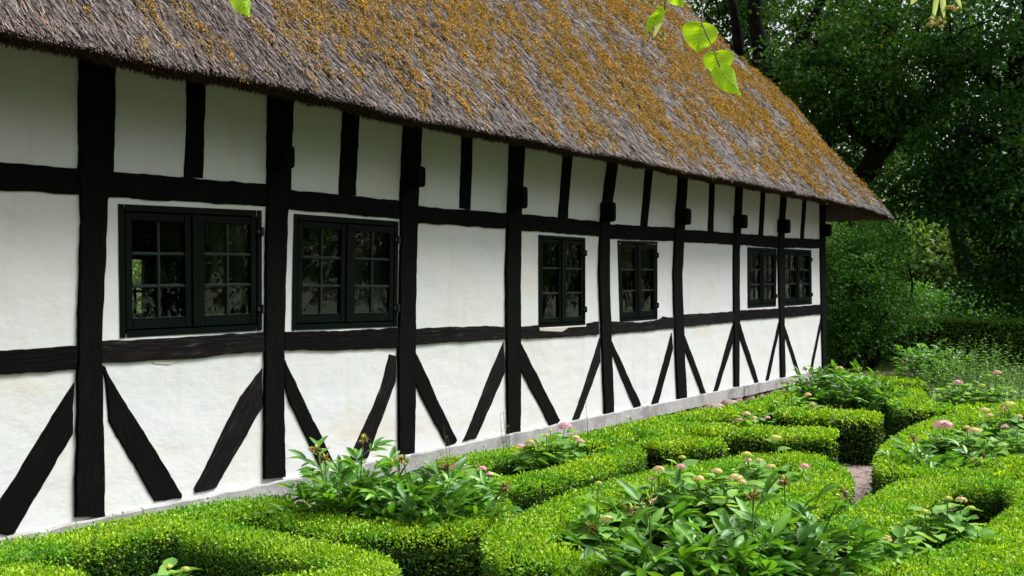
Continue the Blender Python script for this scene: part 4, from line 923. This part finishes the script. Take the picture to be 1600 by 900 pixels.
# shrubs beside the house end
def shrub(name, label, cl, base, n_clump, per, size, lm, cr=.35, group='shrubs at the garden end'):
    root = empty(name, (base[0], base[1], 0)); tag(root, label, 'shrub', group); b = MB(); V, f, Cc = crown_leaves(cl, n_clump, per, size, cr=cr)
    V[:, 2] = np.maximum(V[:, 2], .02)
    for q in range(9):
        c = Cc[q]; branchy(b, (base[0]+rng.normal()*.15, base[1]+rng.normal()*.15, -.05), c, .045, .012, .5, 7, 6)
    b.build('branches', M_bark, root); build('foliage', V, f, lm, root)
D = 20.5
shrub('tall_shrub', 'tall bright green shrub beside the corner post under the roof overhang', [(W(1320, 420, D), (.9, .9, 1.), 2), (W(1368, 400, D+.4), (.6, .9, .8), 1.2), (W(1300, 510, D), (.8, .8, .7), 1.1), (W(1365, 500, D), (.9, .9, .7), 1.4), (W(1250, 430, D+1), (1.2, 1, 1.2), 1), (W(1385, 470, D+.8), (.5, .7, .6), .7)], W(1340, 560, D), 520, 50, .062, M_shrub)
D = 23.5
shrub('tall_shrub', 'looser shrub with yellow green tips between the tall shrub and the dark tree', [(W(1385, 360, D), (.6, .8, .5), 1.0), (W(1445, 505, D), (.9, .8, .25), .6), (W(1395, 480, D), (.4, .7, .6), .8)], W(1420, 560, D), 150, 42, .075, M_shrub)
# clipped field hedge
e1 = onZ(1285, 566, 0); e2 = onZ(1760, 575, 0)
hedge('long dark clipped hedge closing the garden behind the lawn', None, wd=1.0, h=.86, name='boundary_hedge', group='hedges of the garden boundary', world=[(e1[0]-1.0, e1[1]+.9), tuple((e1*.66+e2*.34)[:2]+np.array([0, .55])), tuple((e1*.33+e2*.67)[:2]+np.array([0, .55])), (e2[0], e2[1]+.5)], leaf=.052, dens=2.6, mats=(M_horn, M_horn), maxn=50000, seedrough=.8)
for k, (x, D, lb) in enumerate([(1430, 27, 'dark undergrowth behind the clipped hedge under the light gap'), (1520, 26.5, 'dark undergrowth behind the clipped hedge below the dark tree'), (1620, 26, 'dark undergrowth behind the clipped hedge at the right photo edge')]):
    c = W(x, 470, D); shrub('undergrowth', lb, [((c[0], c[1], .85), (1.3, .8, .85), 1)], c, 170, 40, .08, M_shrub)
# far trees, hazy light green, seen through the gap
for k, (x, D, rr, hh, lb) in enumerate([(1455, 62, 4.5, 6.5, 'pale green far tree glimpsed above the field hedge'), (1560, 66, 5.5, 8, 'far round tree behind the dark tree on the right'), (1360, 64, 5, 8.5, 'far tree behind the tall shrub'), (1660, 60, 6, 10, 'far tree just beyond the right photo edge'), (1260, 70, 6, 9, 'far tree hidden mostly behind the roof hip')]):
    c = W(x, 444, D); tree('far_tree', lb, c[:2], (c[0], c[1], hh*.7), .3, [(.6, (c[0]-rr*.5, c[1], hh*.7), .12), (.6, (c[0]+rr*.5, c[1], hh*.7), .12)],
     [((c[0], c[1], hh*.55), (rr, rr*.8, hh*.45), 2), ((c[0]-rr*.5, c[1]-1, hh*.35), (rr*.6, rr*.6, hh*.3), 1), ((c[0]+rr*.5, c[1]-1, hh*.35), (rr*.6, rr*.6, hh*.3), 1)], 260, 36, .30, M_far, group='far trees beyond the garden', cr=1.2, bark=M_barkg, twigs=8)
# trees standing right of the picture: the windows mirror them
for k, (x, y, hh, rr, lb) in enumerate([(22, 21, 9, 3.4, 'garden tree outside the picture, mirrored in the nearest window'), (19.5, 29, 10, 3.4, 'second garden tree outside the picture, mirrored in the wide second window'), (15.5, 33.5, 10, 3.0, 'third garden tree outside the picture, mirrored in the small third window'), (12.8, 37, 11, 3.0, 'fourth garden tree outside the picture, mirrored in the fourth window'), (9.5, 38.5, 12, 3.2, 'fifth garden tree outside the picture, mirrored in the two farthest windows')]):
    tree('garden_tree', lb, (x, y), (x, y, hh*.75), .28, [(.5, (x-rr*.7, y, hh*.7), .12), (.6, (x+rr*.6, y-1, hh*.8), .12), (.3, (x, y+rr*.6, hh*.5), .12), (.2, (x-rr*.6, y-rr*.5, hh*.3), .1)],
     [((x, y, hh*.62), (rr, rr, hh*.30), 2), ((x-rr*.5, y-.5, hh*.27), (rr*.8, rr*.8, hh*.22), 1.6), ((x+rr*.5, y+.6, hh*.3), (rr*.8, rr*.8, hh*.24), 1.5)], [340, 340, 150, 300, 170][k], 36, .20, M_oak, group='garden trees mirrored in the windows', cr=.75, twigs=20)

# the same kind of tree added unseen round the garden, blocking low sky to deepen wall shade
src = [o for o in bpy.data.objects if o.name.startswith('garden_tree')][:3]
for k, (x, y) in enumerate([(27, 12), (24, 3), (26, -7), (22, -16), (12, -22), (3, -24), (30, 30), (27, 22), (31, 2), (17, -25), (24, 44), (31, 50)]):
    o0 = src[k % 3]; o = o0.copy(); COL.objects.link(o); o.location = (x, y, 0); o.rotation_euler = (0, 0, k*1.3); o.scale = (1.25, 1.25, 1.5)
    o['label'] = 'garden tree outside the picture added to block low sky light'; o['group'] = 'added garden trees blocking low sky'
    for ch in [c for c in bpy.data.objects if c.parent == o0]:
        c = ch.copy(); COL.objects.link(c); c.parent = o; c.matrix_parent_inverse = ch.matrix_parent_inverse.copy(); c.matrix_basis = ch.matrix_basis.copy()
p = onX(212, 450, -11.5)
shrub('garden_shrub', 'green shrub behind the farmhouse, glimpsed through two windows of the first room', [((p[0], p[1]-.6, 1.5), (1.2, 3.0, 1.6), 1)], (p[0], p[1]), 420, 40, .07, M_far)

# ================================================================== LIME TREE OVERHANGING THE CAMERA
lt = empty('lime_tree', (8.2, -1.2, 0)); tag(lt, 'lime tree whose fresh leaves and blossom hang into the top of the view', 'tree')
b = MB(); branchy(b, (8.2, -1.2, -.1), (8.0, -1.0, 5.5), .24, .17, .15, 10, 12); b.build('trunk', M_barkg, lt, smooth=True)
DL = 2.0
b = MB(); hub = atD(1100, -330, DL+.1); hub2 = atD(1560, -330, DL); hub3 = atD(380, -330, DL+.2)
Pb = crom(np.array([(8.02, -1.02, 4.2), (7.7, -.4, 3.9), (7.1, .5, 3.2), tuple(hub2), tuple((hub2+hub)/2+np.array([.03, -.05, .06])), tuple(hub), tuple((hub3+hub)/2+np.array([-.02, .06, .05])), tuple(hub3)]), .06)
b.tube(Pb, np.linspace(.045, .005, len(Pb)), 8)
b.build('branch', M_barkg, lt, smooth=True)
n = 260; k_ = rng.integers(10, len(Pb), n); P0 = Pb[k_] + np.abs(rng.normal(size=(n, 3)))*np.array([0, 0, .14]) + rng.normal(size=(n, 3))*np.array([.10, .10, .02]) + np.array([0, 0, .04])
ray = P0-CAM; dep = ray[:, 0]*-ST+ray[:, 1]*CT; keep = (P0[:, 2]-EYE)/np.maximum(dep, .05) > .34; P0 = P0[keep]; n = len(P0)
V, f = leaves(P0, rng.normal(size=(n, 3))*np.array([1, 1, .3])+np.array([0, 0, .3]), rng.normal(size=(n, 3))*.3+np.array([0, 0, 1.]), rng.uniform(.045, .065, n), rng.uniform(.04, .06, n), (0, .9, 1, .7, .3, 0), .1, .15, (0, .1, .3, .6, .85, 1))
build('branch_leaves', V, f, M_lime, lt, smooth=True)
def limeleaf(parent, base_px, tip_px, D, wd_px, yaw=0., fold=.12, skew=.0, curl=.1):
    """heart shaped serrated leaf, base (petiole) to tip, facing the camera, turned by yaw about its midrib"""
    b0 = atD(*base_px, D); t0 = atD(*tip_px, D); T = t0-b0; L = np.linalg.norm(T); T = T/L; view = unit(b0-CAM)
    S0 = unit(np.cross(T, view)); Nn = np.cross(S0, T); S = S0*math.cos(yaw)+Nn*math.sin(yaw); N = np.cross(S, T)
    wd = wd_px/F*D/2
    us = np.array([-.06, -.10, -.05, .05, .2, .35, .5, .64, .77, .88, .96, 1.0]); wf = np.array([.0, .35, .68, .90, 1.0, .96, .85, .68, .47, .26, .09, 0])
    ts = np.linspace(0, len(us)-1, 46); U = np.interp(ts, np.arange(len(us)), us); Wf = np.interp(ts, np.arange(len(us)), wf)
    ser = 1+.035*((np.arange(46) % 2)*2-1)*(Wf > .1)
    V = []; nc_ = 7
    mid = np.clip(np.linspace(0, 1, 46), 0, 1)
    for k in range(46):
        for side in range(nc_):
            a = side/(nc_-1)*2-1; sg = 1 if a >= 0 else -1; f_ = abs(a)
            u = mid[k]*(1-f_)+U[k]*f_; w_ = a*Wf[k]*wd*(ser[k] if f_ == 1 else 1)*(1+skew*sg)
            V.append(b0+T*u*L+S*w_+N*(fold*abs(w_)-curl*L*u*u+.004*math.sin(7*u+3*a)))
    i, j = np.meshgrid(np.arange(45), np.arange(nc_-1), indexing='ij'); i = i.ravel(); j = j.ravel()
    mb = MB(); mb.add(V, np.stack([i*nc_+j, i*nc_+j+1, (i+1)*nc_+j+1, (i+1)*nc_+j], 1), 0)
    # veins a touch proud of the blade
    def pt(u, a):
        k = np.interp(u, mid, np.arange(46)); W_ = np.interp(k, np.arange(46), Wf)
        w_ = a*W_*wd; return b0+T*u*L+S*w_+N*(fold*abs(w_)-curl*L*u*u+.004*math.sin(7*u+3*a))
    mb.tube([pt(u, 0)-N*.0003 for u in np.linspace(0, .97, 10)], np.linspace(.0007, .0002, 10), 4, 1)
    for sg in (-1, 1):
        for u in (.03, .18, .33, .48, .62, .76):
            mb.tube([pt(u+.16*q, sg*.9*q)-N*.0002 for q in np.linspace(0, 1, 5)], np.linspace(.0004, .00015, 5), 4, 1)
    return mb.build('leaf', [M_lime, M_vein], parent, smooth=True)
def twig(pts, r=.0015, m=None):
    b = MB(); P = crom([atD(x, y, d) for (x, y, d) in pts], .02); b.tube(P, np.linspace(r*1.6, r*.7, len(P)), 6); return b.build('twig', m or M_stemb, lt, smooth=True)
tw = twig([(1100, -330, DL+.1), (1094, -150, DL), (1098, 0, DL), (1097, 38, DL-.02), (1113, 72, DL-.03), (1120, 92, DL-.04), (1125, 105, DL-.04)])
limeleaf(tw, (1096, 38), (1089, 83), DL, 57, .15); limeleaf(tw, (1119, 82), (1124, 119), DL-.01, 50, .2, .15, .1); limeleaf(tw, (1126, 105), (1153, 151), DL-.03, 40, .55, .25, -.1, .18)
tw = twig([(1060, -325, DL+.05), (1048, -120, DL), (1040, 0, DL), (1036, 20, DL), (1034, 34, DL)], .0016, M_stem)
limeleaf(tw, (1036, 18), (1003, 52), DL-.02, 25, .75, .3, 0, .2); limeleaf(tw, (1048, -26), (1066, 12), DL, 40, .3)
def bract(parent, a, b_, D, wd):
    p0 = atD(*a, D); p1 = atD(*b_, D); T = p1-p0; L = np.linalg.norm(T); v = unit(p0-CAM)
    V, f = leaves(p0[None], T[None], (-v+np.array([.3, 0, .2]))[None], np.array([L]), np.array([wd/F*D]), (0, .7, 1, 1, .95, .8, .5, 0), .18, np.array([.12])); return build('bract', V, f, M_bract, parent, smooth=True)
bract(tw, (1037, 16), (1022, 58), DL, 9)
def blossom(parent, x, y, D, n=7, spread=9):
    b = MB(); st = atD(x, y-16, D)
    for q in range(n):
        c = atD(x+rng.normal()*spread*.6, y+rng.normal()*spread*.28, D+rng.normal()*.008); V, f = boulder(c, (.0030, .0030, .0030), q); b.add(V, f, 0)
        b.tube([st, (st+c)/2+np.array([0, 0, .001]), c], .0004, 4, 1)
        n2 = 6; V, f = leaves(np.repeat(c[None], n2, 0), rvec(n2), rvec(n2), .0055, .0025); b.add(V, f, 0)
    return b.build('blossom', [M_flow, M_stem], parent)
blossom(tw, 1036, 62, DL, 5, 7); blossom(tw, 1022, 8, DL, 6, 9)
tw = twig([(380, -330, DL+.2), (372, -120, DL+.1), (366, -30, DL), (369, -12, DL)])
limeleaf(tw, (369, -14), (388, 28), DL, 37, .5, .2, 0, .1)
tw = twig([(1560, -330, DL), (1490, -150, DL), (1474, -30, DL), (1470, -12, DL)])
for a, b_, wd in (((1464, -12), (1459, 31), 8), ((1471, -14), (1476, 29), 9), ((1487, -16), (1504, 13), 7), ((1436, -10), (1423, 7), 8)): bract(tw, a, b_, DL, wd)
blossom(tw, 1456, 37, DL, 9, 9); blossom(tw, 1470, 32, DL, 6, 8); blossom(tw, 1486, 12, DL, 10, 9)
print('done', len(bpy.data.objects))
